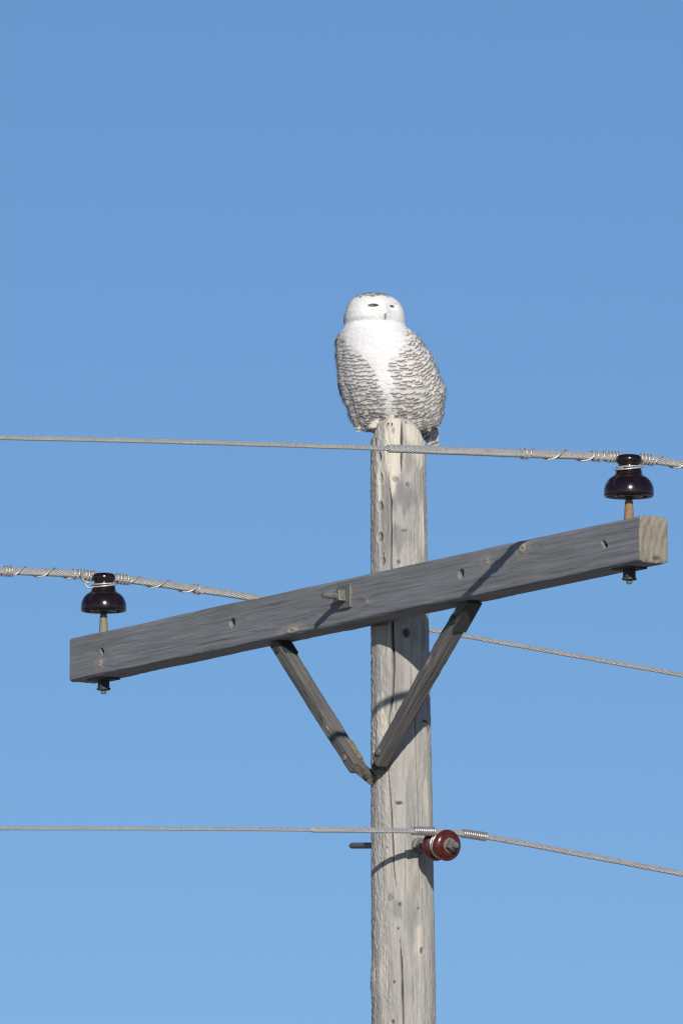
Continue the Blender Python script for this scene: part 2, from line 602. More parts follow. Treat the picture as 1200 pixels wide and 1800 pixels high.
# bent nail and splinter on the right flank
nl = MB()
th, z = pole_uv(744, 1270)
r = pole_r(z)
s0 = np.array([pole_x(z) + r * math.sin(th), -r * math.cos(th), z])
o_ = unit([math.sin(th), -math.cos(th), 0])
nl.tube([s0 - o_ * 0.02 + KV * 0.006, s0 + o_ * 0.006 + KV * 0.004 + np.array([-.003, 0, 0]), s0 + o_ * 0.014 + np.array([0.002, 0, -0.003]), s0 + o_ * 0.016 + np.array([0.003, 0, -0.014])], [0.002, 0.002, 0.0018, 0.001], 6)
nl.build('bent_nail', M['dark'], pole)
nl = MB()
nl.tube([s0 - o_ * 0.01 + np.array([-.006, 0, .003]), s0 + o_ * 0.006 + np.array([-0.004, 0, -0.002]), s0 + o_ * 0.012 + np.array([0.003, 0, 0.004])], [0.0018, 0.0016, 0.0008], 6)
nl.build('wood_splinter', M['pole'], pole)


# ------------------------------------------------------------------ sawn timbers
def timber(L, H, W, step, npz, npy, seed, feats=(), endpale=0.0, rough=0.001, edge=0.006, chew=0.0015, wobble=0.0):
    """beam along X, broad face +Y, top +Z. feats: (x, z, rx, rz, kind)  on the broad face"""
    nl_ = int(L / step)
    xs = np.linspace(-L / 2, L / 2, nl_)
    # rounded rectangle, broad face first
    per = []
    zz = np.linspace(-H / 2 + edge, H / 2 - edge, npz)
    yy = np.linspace(W / 2 - edge, -W / 2 + edge, npy)
    an = np.linspace(0, math.pi / 2, 5)[1:-1]
    for z_ in zz: per.append((W / 2, z_, 0))
    for a_ in an: per.append((W / 2 - edge + edge * math.cos(a_), H / 2 - edge + edge * math.sin(a_), 1))
    for y_ in yy: per.append((y_, H / 2, 2))
    for a_ in an: per.append((-W / 2 + edge - edge * math.sin(a_), H / 2 - edge + edge * math.cos(a_), 1))
    for z_ in zz[::-1]: per.append((-W / 2, z_, 3))
    for a_ in an: per.append((-W / 2 + edge - edge * math.cos(a_), -H / 2 + edge - edge * math.sin(a_), 1))
    for y_ in yy[::-1]: per.append((y_, -H / 2, 4))
    for a_ in an: per.append((W / 2 - edge + edge * math.sin(a_), -H / 2 + edge - edge * math.cos(a_), 1))
    per = np.array(per)
    nper = len(per)
    X, J = np.meshgrid(xs, np.arange(nper), indexing='ij')
    Yp = per[J, 0]; Zp = per[J, 1]
    nrm = np.stack([Yp / (W / 2), Zp / (H / 2)], -1)
    m4 = np.abs(nrm) ** 8 * np.sign(nrm)
    nrm = m4 / (np.linalg.norm(m4, axis=-1, keepdims=True) + 1e-9)
    # grain bends round knots
    gz = Zp.copy()
    for (fx, fz, rx, rz, kd) in feats:
        if kd == 'knot':
            dx = (X - fx); dz = Zp - fz
            gz = gz + 0.022 * np.exp(-(dx / (rx * 3.5)) ** 2) * np.tanh(dz / rz) * np.exp(-np.abs(dz) / (rz * 3))
    coord = gz + 1.7 * Yp
    d = rough * 1.3 * fbm(X * 3.2 + seed, coord * 170, seed, 3) + rough * 0.8 * fbm(X * 9 + seed, coord * 420, seed + 3, 2)
    d = d + rough * 1.2 * fbm(X * 5 + seed, coord * 25, seed + 5, 2)
    corner = (per[J, 2] == 1)
    d = d - corner * chew * (0.5 + 0.5 * fbm(X * 40, J * 0.7, seed + 7, 3)) * 1.5
    wear_shade = np.zeros(X.shape + (4,))
    gr = fbm(X * 3.0 + seed, coord * 190, seed + 11, 3)
    wear_shade[..., 0] = 0.30 * sstep(0.25, 0.5, gr)
    wear_shade[..., 2] = 0.5 * sstep(0.0, 0.4, fbm(X * 2.2 + 7, coord * 30, seed + 17, 3))
    front = (Yp > W / 2 - edge * 0.5)
    for (fx, fz, rx, rz, kd) in feats:
        a_ = (X - fx) / rx; b2 = (Zp - fz) / rz
        q_ = np.sqrt(a_ * a_ + b2 * b2)
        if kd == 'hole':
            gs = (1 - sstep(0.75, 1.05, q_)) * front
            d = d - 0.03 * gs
            wear_shade[..., 0] = np.maximum(wear_shade[..., 0], 0.86 * gs)  # inside painted darker, standing in for the shade in the hole
            wear_shade[..., 1] = np.maximum(wear_shade[..., 1], 0.0)
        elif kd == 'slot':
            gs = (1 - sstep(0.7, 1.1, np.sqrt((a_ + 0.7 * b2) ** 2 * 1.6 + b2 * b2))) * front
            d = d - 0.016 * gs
            wear_shade[..., 0] = np.maximum(wear_shade[..., 0], 0.9 * gs)
        else:
            qn = q_ + 0.25 * fbm(X * 90, Zp * 90, seed + 19, 2)
            gs = (1 - sstep(0.5, 1.05, qn)) * front
            wear_shade[..., 0] = wear_shade[..., 0] * (1 - np.exp(-(q_ / 1.6) ** 2) * front)
            wear_shade[..., 1] = np.maximum(wear_shade[..., 1], 0.95 * gs)
            hal = np.exp(-((q_ - 1.5) / 0.6) ** 2) * front
            wear_shade[..., 1] = np.maximum(wear_shade[..., 1], 0.28 * hal)
            core = (1 - sstep(0.1, 0.34, np.sqrt((a_ + .1) ** 2 + (b2 + 0.1) ** 2))) * front
            wear_shade[..., 0] = np.maximum(wear_shade[..., 0], 0.5 * core)
            d = d + 0.0018 * gs - 0.003 * core
    P = np.stack([X + 0 * X, Yp + nrm[..., 0] * d, Zp + nrm[..., 1] * d], -1)
    if wobble:
        P[..., 1] += wobble * fbm(X * 3, X * 0, seed + 23, 2)
        P[..., 2] += wobble * fbm(X * 3, X * 0 + 5, seed + 29, 2)
    mb = MB()
    mb.grid(P, wrap=True, flip=True, col=wear_shade)
    for e in (0, -1):
        ring = P[e]
        k_ = np.array([1, 0.985, 0.93, 0.8, 0.6, 0.4, 0.2, 0.0])[:, None, None]
        c_ = ring.mean(0)
        G = c_ + (ring[None] - c_) * k_
        sg = 1 if e == -1 else -1
        G[..., 0] += sg * (0.003 * np.clip((1 - k_[..., 0]) / 0.05, 0, 1) + 0.0016 * fbm(G[..., 1] * 160, G[..., 2] * 60, seed + 31, 3) * (k_[..., 0] < 0.99))
        cc = np.zeros(G.shape[:2] + (4,))
        cc[..., 1] = 0
        cc[..., 3] = 1.0 if endpale else 0.0
        if endpale:
            e1 = np.sqrt(((G[..., 1] + 0.006) / 0.013) ** 2 + ((G[..., 2] + H * 0.40) / 0.006) ** 2)
            cc[..., 0] = 0.85 * (1 - sstep(0.5, 1.2, e1 + 0.5 * fbm(G[..., 1] * 300, G[..., 2] * 300, 41, 2)))
        mb.grid(G, wrap=True, flip=(e == -1), col=cc)
    return mb


def place(o, origin, ax, ay, az):
    m_ = Matrix.Identity(4)
    for i in range(3):
        m_[i][0] = ax[i]; m_[i][1] = ay[i]; m_[i][2] = az[i]; m_[i][3] = origin[i]
    o.matrix_world = m_


def put(mb, name, mat, parent, origin, ax, ay, az):
    """timber mesh kept in its own axes so that the grain follows it"""
    o = mb.build(name, mat)
    m_ = Matrix(((ax[0], ay[0], az[0], origin[0]), (ax[1], ay[1], az[1], origin[1]), (ax[2], ay[2], az[2], origin[2]), (0, 0, 0, 1)))
    o.parent = parent
    o.matrix_parent_inverse = Matrix.Translation(-Vector(parent.location))
    o.matrix_basis = m_
    return o


# ------------------------------------------------------------------ crossarm
FACE_P = ARM_C + NV * ARM_W / 2


def arm_uv(px, py):
    Pp = on_plane(px, py, FACE_P, NV) - ARM_C
    return Pp @ AV3, Pp @ KV3


feats = []
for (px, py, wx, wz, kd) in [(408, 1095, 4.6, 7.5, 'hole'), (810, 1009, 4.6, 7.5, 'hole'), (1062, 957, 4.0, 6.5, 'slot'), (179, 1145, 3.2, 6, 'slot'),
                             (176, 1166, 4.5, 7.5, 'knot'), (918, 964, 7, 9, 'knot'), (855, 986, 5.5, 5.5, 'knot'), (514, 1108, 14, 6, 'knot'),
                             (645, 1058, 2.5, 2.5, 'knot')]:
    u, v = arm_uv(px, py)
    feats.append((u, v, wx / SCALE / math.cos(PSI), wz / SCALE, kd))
arm = thing('crossarm', 'grey weathered square timber crossarm bolted across the pole below the owl', 'crossarm', tuple(ARM_C))
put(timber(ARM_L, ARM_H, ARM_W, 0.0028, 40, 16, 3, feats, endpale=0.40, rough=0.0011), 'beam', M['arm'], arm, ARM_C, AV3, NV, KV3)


def hexnut(mb, c, ax, r, h, sides=6, rot=0.0):
    ax = unit(ax)
    a = KV if abs(ax[2]) < 0.9 else np.array([1.0, 0, 0])
    n1 = unit(a - ax * (a @ ax)); n2 = np.cross(ax, n1)
    an = np.linspace(0, 2 * math.pi, sides, endpoint=False) + rot
    prof = [(r * 0.0, 0), (r * 0.88, 0), (r, h * 0.12), (r, h * 0.88), (r * 0.88, h), (0.0, h)]
    P = np.array([[c + ax * hh + rr_ * (math.cos(q_) * n1 + math.sin(q_) * n2) for q_ in an] for rr_, hh in prof])
    mb.grid(P, wrap=True)


# through-bolt with its square washer and nut
bp = on_plane(608, 1049, FACE_P, NV)
ru = unit(AV3); rk = unit(KV3)
wm = MB(); wm.box(bp + NV * 0.004, ru, rk, NV, 0.030, 0.030, 0.004)
bo = MB(); bo.tube([bp - NV * 0.05 + NV * 0.0, bp + NV * 0.058, bp + NV * 0.068, bp + NV * 0.0695], [0.0085, 0.0085, 0.008, 0.006], 14)
bolt = bo.build('bolt', M['steel'], arm, autosmooth=40)
wm.build('washer', M['steel'], arm, smooth=False, bevel=0.0015)
nm = MB(); hexnut(nm, bp + NV * 0.0082, NV, 0.0195, 0.021, 4, math.pi / 4 + 0.12)
nm.build('nut', M['steel'], arm, smooth=False)

# ------------------------------------------------------------------ braces
V_PT = on_plane(655, 1362, ARM_C + NV * 0.0, NV)   # meeting point on the pole's face, in the arm's plane
zV = V_PT[2]
axis_at = np.array([pole_x(zV), 0, zV])


def brace(topx, topy, botx, boty, name, label, seed, side, th_=0.037):
    offp = pole_r(zV) + th_ * 0.55
    p0 = axis_at + NV * offp
    Bt = on_plane(topx, topy, ARM_C - NV * 0.004, NV)
    Bb = on_plane(botx, boty, p0, NV)
    d_ = unit(Bt - Bb)
    nn = unit(NV - d_ * (NV @ d_))
    kk = unit(np.cross(d_, nn))
    L = np.linalg.norm(Bt - Bb)
    root = thing(name, label, 'brace', tuple(Bb), 'timber braces under the crossarm')
    u_ = lambda f: (-0.5 + f) * L
    ft = [(u_(0.30), 0.002, 0.014, 0.006, 'knot')] if side < 0 else [(u_(0.6), -0.003, 0.012, 0.005, 'knot')]
    put(timber(L, th_, th_, 0.003, 14, 14, seed, ft, 0.0, 0.0013, 0.004, 0.002, wobble=0.003), 'timber', M['brace'], root, (Bt + Bb) / 2, d_, nn, kk)
    return root, Bt, Bb, d_, nn, kk, L


bl, Bt, Bb, dd, nn, kk, L = brace(489, 1129, 628, 1350, 'crossarm_brace', 'wooden brace slanting from the far half of the crossarm, beside open sky', 15, -1)
# top clip: dark iron angle against the underside of the arm
s = 1 if kk @ AV > 0 else -1
cl = MB(); cl.box(Bt - dd * 0.030 + kk * s * 0.020, dd, kk, nn, 0.040, 0.003, 0.019)
cl.build('iron_clip', M['dark'], bl, smooth=False, bevel=0.001)
cb = MB(); hexnut(cb, Bt - dd * 0.035 + nn * 0.0175, nn, 0.010, 0.007, 6)
cb.build('bolt_head', M['dark'], bl, smooth=False)
# foot: strap on the upper face running down to the pole, and its bolt
foot_end = on_plane(654, 1372, axis_at + NV * (pole_r(zV) + 0.004), NV)
st0 = Bb + dd * 0.085 + kk * s * 0.0205 - nn * 0.006
st1 = Bb + dd * 0.012 + kk * s * 0.0205 - nn * 0.006
sm_ = MB(); sm_.box((st0 + st1) / 2, unit(st0 - st1), kk, nn, np.linalg.norm(st0 - st1) / 2, 0.0025, 0.008)
sm_.build('strap', M['strap'], bl, smooth=False, bevel=0.001)
e1 = foot_end - (Bb - dd * 0.002)
sm_ = MB(); sm_.box((foot_end + Bb - dd * 0.002) / 2 + kk * s * 0.004, unit(e1), unit(np.cross(unit(e1), nn)), nn, np.linalg.norm(e1) / 2 + 0.008, 0.014, 0.010)
sm_.build('foot_block', M['olive_dark'], bl, smooth=False, bevel=0.002)
cb = MB(); hexnut(cb, Bb + dd * 0.040 + nn * 0.018 - kk * s * 0.001, nn, 0.008, 0.005, 12)
cb.build('bolt_head', M['strap'], bl, smooth=False)
cb = MB(); hexnut(cb, foot_end + dd * 0.010 + nn * 0.012, nn, 0.008, 0.008, 6)
cb.build('bolt_head', M['dark'], bl, smooth=False)

br, Bt, Bb, dd, nn, kk, L = brace(829, 1052, 668, 1338, 'crossarm_brace', 'wooden brace crossing in front of the pole up to the near half of the crossarm', 27, 1)
s = 1 if kk @ AV > 0 else -1
cl = MB(); cl.box(Bt - dd * 0.045 + kk * s * 0.020, dd, kk, nn, 0.050, 0.003, 0.019)
cl.build('iron_clip', M['dark'], br, smooth=False, bevel=0.001)
cb = MB(); hexnut(cb, Bt - dd * 0.075 + nn * 0.0175, nn, 0.0115, 0.006, 10)
cb.build('bolt_head', M['dark'], br, smooth=False)
cb = MB(); hexnut(cb, Bb + dd * 0.030 + nn * 0.0175, nn, 0.009, 0.007, 10)
cb.build('bolt_head', M['steel'], br, smooth=False)
sp = MB(); sp.box(Bb - dd * 0.004 - nn * 0.006, dd, kk, nn, 0.030, 0.014, 0.012)
sp.build('foot_block', M['dark'], br, smooth=False, bevel=0.002)


# ------------------------------------------------------------------ pin insulators
def pin_insulator(px, py_arm, rim_h, label, pinmat, sc):
    base = on_plane(px, py_arm, ARM_C, NV)
    u = (base - ARM_C) @ AV3
    base = ARM_C + AV3 * u + KV3 * (ARM_H / 2)
    root = thing('pin_insulator', label, 'insulator', tuple(base), 'pin insulators on the crossarm')
    q = sc / SCALE
    zr = rim_h / SCALE
    prof = [(0.0, 62), (9, 60), (9.5, 6), (10, 1.5), (17, 1.0), (19.5, 1.5), (21, -0.5), (23.5, -0.5), (24.5, 2), (26, 8), (31, 7), (36, 3.5), (38.5, 0.5), (40.5, 0), (41.6, 1.4), (42.0, 4.5), (41.8, 10), (41.0, 15), (39.6, 19.5), (37.4, 24),
            (34.2, 28.4), (30.5, 31.6), (26.6, 33.8), (23.8, 35.8), (22.4, 38.5), (21.8, 42), (21.0, 45.5), (18.6, 48.6), (17.4, 51.4), (17.6, 54.2), (19.4, 56.2), (21.2, 57.8), (21.8, 60), (21.6, 63.5), (20.4, 66.8), (17.4, 69), (12, 70), (6, 70.4), (0.0, 70.5)]
    pr = [(r * q, h * q + zr) for r, h in prof]
    # the glazed outside and the bare petticoat inside
    mb = MB(); mb.lathe(pr[13:], base, KV, 64)
    shell = mb.build('porcelain_shell', M['brown'], root)
    mb = MB(); mb.lathe(pr[:14], base, KV, 64)
    mb.build('petticoat', M['brown'], shell)
    mb = MB(); mb.lathe([(r * q, h * q + zr) for r, h in [(21.2, 0.2), (21.4, -1.0), (23.2, -1.0), (23.4, 0.2)]], base, KV, 48)
    mb.build('bare_rim', M['bisque'], shell)
    mb = MB(); mb.lathe([(0, zr + 40 * q), (5.5 * q, zr + 40 * q), (5.8 * q, zr - 8 * q), (0, zr - 8 * q)], base, KV, 24)
    mb.build('pin_thread', M['dark'], root, autosmooth=40)
    mb = MB(); mb.lathe([(0, zr - 7 * q), (6.2 * q, zr - 7 * q), (6.6 * q, zr - 8.5 * q), (8.6 * q, 0.004), (9.2 * q, -0.003), (0, -0.003)], base, KV, 24)
    mb.build('pin', pinmat, root, autosmooth=40)
    low = base - KV3 * ARM_H
    mb = MB(); mb.box(low - KV * 0.0025, AV, NV, KV, 0.034, 0.030, 0.0022)
    mb.build('washer', M['dark'], root, smooth=False, bevel=0.001)
    mb = MB(); hexnut(mb, low - KV * 0.0048, -KV, 0.0175, 0.020, 4, 0.5)
    mb.build('nut', M['dark'], root, smooth=False)
    mb = MB(); mb.lathe([(0, -0.0245), (0.0175, -0.0245), (0.0178, -0.0265), (0.0172, -0.030), (0, -0.030)], low, KV, 24)
    mb.build('lock_nut', M['dark'], root, autosmooth=40)
    mb = MB(); mb.lathe([(0, -0.029), (0.0072, -0.029), (0.0072, -0.0385), (0.006, -0.040), (0, -0.040)], low, KV, 16)
    mb.build('pin_end', M['steel'], root, autosmooth=40)
    top = base + KV * (zr + 68 * q)
    groove = base + KV * (zr + 51 * q)
    return root, groove, 17.0 * q, top


insL, grL, rgL, topL = pin_insulator(182, 1105, 43, 'dark brown porcelain pin insulator on the far end of the crossarm, dull tan pin', M['olive'], 0.985)
insR, grR, rgR, topR = pin_insulator(1105, 906, 43, 'dark brown porcelain pin insulator on the near end of the crossarm, rust-orange pin', M['rust'], 1.025)


# ------------------------------------------------------------------ conductors
class Wire:
    """a line in the vertical plane through p0, square to the arm; given by points of the photograph"""
    def __init__(self, p0, pix, sag=0.0016, ext=26.0):
        self.p0 = np.asarray(p0)
        pts = np.array([on_plane(x, y, self.p0, AV) for x, y in pix])
        s = (pts - self.p0) @ (-NV)          # grows to the right of the picture
        z = pts[:, 2]
        o = np.argsort(s); s, z = s[o], z[o]
        n = len(s)
        # smooth curve through the points
        ss = np.linspace(s[0], s[-1], 600)
        mslope = np.gradient(z, s)
        k = np.clip(np.searchsorted(s, ss) - 1, 0, n - 2)
        h = s[k + 1] - s[k]; tt = (ss - s[k]) / h
        zz = (2 * tt**3 - 3 * tt**2 + 1) * z[k] + (tt**3 - 2 * tt**2 + tt) * h * mslope[k] + (-2 * tt**3 + 3 * tt**2) * z[k + 1] + (tt**3 - tt**2) * h * mslope[k + 1]
        for _ in range(60):
            zz[1:-1] = 0.25 * zz[:-2] + 0.5 * zz[1:-1] + 0.25 * zz[2:]
        e = np.linspace(0.02, ext, 260)
        gl = (zz[40] - zz[0]) / (ss[40] - ss[0]); gr = (zz[-1] - zz[-41]) / (ss[-1] - ss[-41])
        sl_ = ss[0] - e[::-1]; zl_ = zz[0] - gl * e[::-1] + sag * e[::-1] ** 2
        sr_ = ss[-1] + e; zr_ = zz[-1] + gr * e + sag * e ** 2
        self.s = np.concatenate([sl_, ss, sr_]); self.z = np.concatenate([zl_, zz, zr_])
        P_ = self.pt(ss)
        self.px = proj(P_)[0]; self.ss = ss

    def pt(self, s):
        s = np.asarray(s, float)
        P_ = self.p0[None] + s[:, None] * (-NV)[None]
        P_[:, 2] = np.interp(s, self.s, self.z)
        return P_

    def s_at(self, px):
        return np.interp(px, self.px, self.ss)

    def s_far(self, px):
        return self.s_at(px) if 0 <= px <= 1200 else None

    def frame(self, s):
        P_ = self.pt(s)
        T = self.pt(s + 0.004) - self.pt(s - 0.004)
        T /= np.linalg.norm(T, axis=1)[:, None]
        n1 = KV - T * (T @ KV)[:, None]; n1 /= np.linalg.norm(n1, axis=1)[:, None]
        n2 = np.cross(T, n1)
        return P_, T, n1, n2

    def strands(self, mb, s0, s1, radius, num, pitch, per=22, sides=6, taper=None, core=None):
        n = int((s1 - s0) / pitch * per) + 2
        s = np.linspace(s0, s1, n)
        P_, T, n1, n2 = self.frame(s)
        rs = radius * math.sin(math.pi / num) / (1 + math.sin(math.pi / num)) * 0.96
        rc = radius - rs
        sc_ = np.ones(n) if taper is None else taper(s)
        for k in range(num):
            ph = 2 * math.pi * (k / num - s / pitch)
            C = P_ + (rc * sc_)[:, None] * (np.cos(ph)[:, None] * n1 + np.sin(ph)[:, None] * n2)
            mb.tube(C, rs, sides, True)
        (core or mb).tube(P_[::4], np.full(len(P_[::4]), rc - rs * 0.05), 8, True)

    def coil(self, mb, spec, rad, tr, phase=0.0, jitter=0.0, seed=0, sides=7):
        """spec: list of (photo x, turns so far)"""
        sx = np.array([self.s_at(a_[0]) for a_ in spec]); tn = np.array([a_[1] for a_ in spec], float)
        n = int((tn[-1] - tn[0]) * 22) + 8
        # equal steps of turn
        tq = np.linspace(tn[0], tn[-1], n)
        s = np.interp(tq, tn, sx)
        P_, T, n1, n2 = self.frame(s)
        ph = 2 * math.pi * -tq + phase
        r = rad * (1 + jitter * fbm(tq * 1.7 + seed, tq * 0 + 3, seed, 2))
        C = P_ + r[:, None] * (np.cos(ph)[:, None] * n1 + np.sin(ph)[:, None] * n2)
        mb.tube(C, tr, sides, True)


def ring(mb, c, rad, tr, a0, a1, tilt=0.0, n=40, lift=0.0):
    a = np.linspace(a0, a1, n)
    P_ = np.stack([c[0] + rad * np.sin(a), c[1] - rad * np.cos(a), c[2] + tilt * rad * np.sin(a) + lift * np.cos(a)], -1)
    mb.tube(P_, tr, 7, True)


GRP = 'stranded conductors of the line'
R_THICK, R_THIN, TR = 0.0103, 0.0062, 0.0023

# upper conductor, on the near insulator, crossing in front of the pole top
p0 = grR - AV * (rgR + R_THICK)
wu = Wire(p0, [(0, 769), (170, 772.5), (340, 777), (500, 782), (652, 787), (800, 792.5), (930, 797.5), (1040, 801.5), (1105, 804.5), (1150, 809), (1200, 816)])
cu = thing('conductor', 'stranded aluminium conductor crossing just under the owl, in front of the pole top', 'power line', tuple(p0), GRP)
sA = wu.s_at(682)
mb = MB(); co_ = MB(); wu.strands(mb, sA - 4.2, sA + 0.05, R_THIN, 6, 0.066, 16, 5, core=co_)
mb.build('strands', M['wire'], cu); co_.build('wire_core', M['core'], cu)
mb = MB(); co_ = MB(); wu.strands(mb, sA, wu.s_at(1199) + 0.9, R_THICK, 10, 0.10, 22, 6, core=co_)
mb.build('armour_rods', M['wire'], cu); co_.build('wire_core', M['core'], cu)
mb = MB()
for a_, b2 in ((wu.s[0], sA - 4.18), (wu.s_at(1199) + 0.85, wu.s[-1])):
    mb.tube(wu.pt(np.linspace(a_, b2, 90)), R_THIN, 8)
mb.build('span', M['wire'], cu)
mb = MB()
rc = R_THICK + TR * 0.9
wu.coil(mb, [(917, 0), (922, 1), (929, 1.9), (985, 2.9), (1038, 3.75), (1046, 4.75), (1053, 5.6), (1062, 6.1)], rc, TR, 0.3, 0.05, 1)
wu.coil(mb, [(1063, 0), (1069, 1), (1075, 2), (1081, 3), (1087, 4.2)], rc, TR, 1.0, 0.04, 2)
wu.coil(mb, [(1124, 0), (1130, 1), (1136, 2), (1142, 3), (1148, 4), (1196, 5), (1199, 5.1)], rc, TR, 2.0, 0.05, 3)
ring(mb, grR - KV * 0.002, rgR * 1.12 + TR, TR, -1.9, 1.9, 0.05, lift=-0.002)
ring(mb, grR - KV * 0.0055, rgR * 1.3 + TR, TR, -1.8, 1.9, 0.10, lift=-0.005)
ring(mb, grR - KV * 0.010, rgR + TR * 2.0, TR, -2.0, -0.5, -0.12)
mb.build('tie_wire', M['tie'], cu)

# lower-left conductor on the far insulator, passing behind crossarm and pole
p0 = grL - AV * (rgL + R_THICK)
wl = Wire(p0, [(0, 1003.5), (60, 1005.5), (130, 1009), (182, 1014.5), (240, 1021), (320, 1032), (440, 1050), (600, 1079), (755, 1107), (900, 1133), (1050, 1160), (1200, 1187)])
clw = thing('conductor', 'stranded aluminium conductor on the far insulator, passing behind crossarm and pole', 'power line', tuple(p0), GRP)
sB = wl.s_at(545)
mb = MB(); co_ = MB(); wl.strands(mb, sB - 0.05, sB + 5.0, R_THIN * 1.02, 6, 0.066, 16, 5, core=co_)
mb.build('strands', M['wire'], clw); co_.build('wire_core', M['core'], clw)
mb = MB(); co_ = MB(); wl.strands(mb, wl.s_at(1) - 0.9, sB, R_THICK * 0.98, 10, 0.10, 22, 6, core=co_)
mb.build('armour_rods', M['wire'], clw); co_.build('wire_core', M['core'], clw)
mb = MB()
for a_, b2 in ((wl.s[0], wl.s_at(1) - 0.85), (sB + 4.98, wl.s[-1])):
    mb.tube(wl.pt(np.linspace(a_, b2, 90)), R_THIN, 8)
mb.build('span', M['wire'], clw)
mb = MB()
wl.coil(mb, [(1, 0), (8, 0.8), (13, 1.8), (18, 2.8), (22, 3.6), (72, 4.6), (126, 5.6), (134, 6.6), (139, 7.3)], rc, TR, 0.2, 0.05, 5)
wl.coil(mb, [(142, 0), (148, 1), (154, 2), (160, 3), (166, 4.2)], rc, TR, 1.0, 0.04, 6)
wl.coil(mb, [(203, 0), (209, 1), (215, 2), (221, 3), (227, 4), (276, 5), (340, 6.1), (346, 7.1), (352, 8.0)], rc, TR, 2.2, 0.05, 7)
ring(mb, grL - KV * 0.002, rgL * 1.12 + TR, TR, -1.9, 1.9, 0.05, lift=-0.002)
ring(mb, grL - KV * 0.0055, rgL * 1.3 + TR, TR, -1.8, 1.9, 0.10, lift=-0.005)
# loose end under the coil
mb.tube([at(146, 1014, wl.pt([wl.s_at(146)])[0][1] - 0.012), at(147, 1024, grL[1] - 0.02), at(153, 1032, grL[1] - 0.025), at(161, 1034, grL[1] - 0.024), at(166, 1030, grL[1] - 0.02)], TR, 7)
mb.tube([at(143, 1008, wl.pt([wl.s_at(143)])[0][1] - 0.012), at(145, 1019, grL[1] - 0.022), at(152, 1024, grL[1] - 0.027), at(161, 1024, grL[1] - 0.026)], TR, 7)
mb.build('tie_wire', M['tie'], clw)

# ------------------------------------------------------------------ spool insulator on the pole's side
zS = z_of(1487)
axp = np.array([pole_x(zS), 0, zS])
pr_ = on_plane(800, 1487.5, axp, NV); pl_ = on_plane(617, 1487, axp, NV)
BX = unit(pr_ - pl_)
f0 = on_plane(790, 1486.5, axp, NV)            # centre of the outer flange
spool = thing('spool_insulator', 'red-brown glazed porcelain spool insulator bolted to the side of the pole', 'insulator', tuple(f0))
Rf = 27.5 / SCALE
sp = [(0.011, 0.0), (0.016, 0.0), (0.0175, 0.0008), (0.026, 0.0005), (0.034, -0.003), (0.038, -0.008), (Rf, -0.0125), (0.0385, -0.017), (0.034, -0.0215), (0.027, -0.026), (0.0215, -0.031), (0.0205, -0.038), (0.0215, -0.045), (0.027, -0.050),
      (0.034, -0.0545), (0.0385, -0.059), (Rf, -0.0635), (0.038, -0.068), (0.034, -0.073), (0.026, -0.0765), (0.016, -0.076), (0.011, -0.076)]
mb = MB(); mb.lathe(sp, f0, BX, 64)
mb.build('porcelain_spool', M['red'], spool)
mb = MB(); mb.lathe([(0.010, 0.0), (0.018, 0.0), (0.0185, 0.0015), (0.0175, 0.003), (0.010, 0.003)], f0, BX, 40)
mb.build('washer', M['strap'], spool, autosmooth=40)
mb = MB(); hexnut(mb, f0 + BX * 0.0032, BX, 0.0165, 0.016, 4, 0.35)
mb.build('nut', M['steel'], spool, smooth=False)
mb = MB(); mb.tube([pl_, pl_ + BX * 0.004, f0 + BX * 0.030, f0 + BX * 0.033], [0.0065, 0.0078, 0.0078, 0.0062], 14)
mb.build('bolt', M['steel'], spool, autosmooth=40)
sf = axp + BX * (pole_r(zS) + 0.001)
mb = MB(); mb.lathe([(0.0, -0.004), (0.020, -0.004), (0.020, 0.006), (0.014, 0.008), (0.014, 0.026), (0.0, 0.026)], sf, BX, 28)
mb.build('collar', M['steel'], spool, autosmooth=40)
mb = MB()
mb.box(axp - BX * (pole_r(zS) + 0.003), BX, np.cross(BX, NV), NV, 0.004, 0.024, 0.024)
mb.build('back_washer', M['dark'], spool, smooth=False, bevel=0.001)

gc = f0 - BX * 0.038
p0 = gc + KV * 0.0
wn_off = 0.0205 + 0.0075
# the conductor rests in the groove on the side towards the line's pull: above and in front
wn = Wire(gc - AV * 0.0, [(0, 1456.5), (200, 1456.8), (400, 1457.6), (548, 1459), (650, 1460), (720, 1460.8), (765, 1462), (800, 1464), (850, 1471), (930, 1485), (1000, 1498.5), (1100, 1517.5), (1200, 1537)], sag=0.0016)
cn = thing('conductor', 'stranded aluminium conductor held by the red spool insulator, lowest of the lines', 'power line', tuple(gc), GRP)
sC = wn.s_at(548)
mb = MB(); co_ = MB(); wn.strands(mb, sC - 4.0, sC + 0.04, R_THIN * 0.80, 6, 0.055, 16, 5, core=co_)
mb.build('strands', M['wire'], cn); co_.build('wire_core', M['core'], cn)
mb = MB(); co_ = MB(); wn.strands(mb, sC, wn.s_at(1199) + 0.5, R_THIN * 1.15, 9, 0.085, 20, 6, core=co_)
mb.build('armour_rods', M['wire'], cn); co_.build('wire_core', M['core'], cn)
mb = MB()
for a_, b2 in ((wn.s[0], sC - 3.98), (wn.s_at(1199) + 0.48, wn.s[-1])):
    mb.tube(wn.pt(np.linspace(a_, b2, 90)), R_THIN * 0.85, 8)
mb.build('span', M['wire'], cn)
mb = MB()
tr = 0.0024
rcn = R_THIN * 1.15 + tr * 0.9
wn.coil(mb, [(725, 0), (764, 11.5)], rcn, tr, 0.0, 0.03, 11)
wn.coil(mb, [(811, 0), (854, 12)], rcn, tr, 0.0, 0.03, 12)
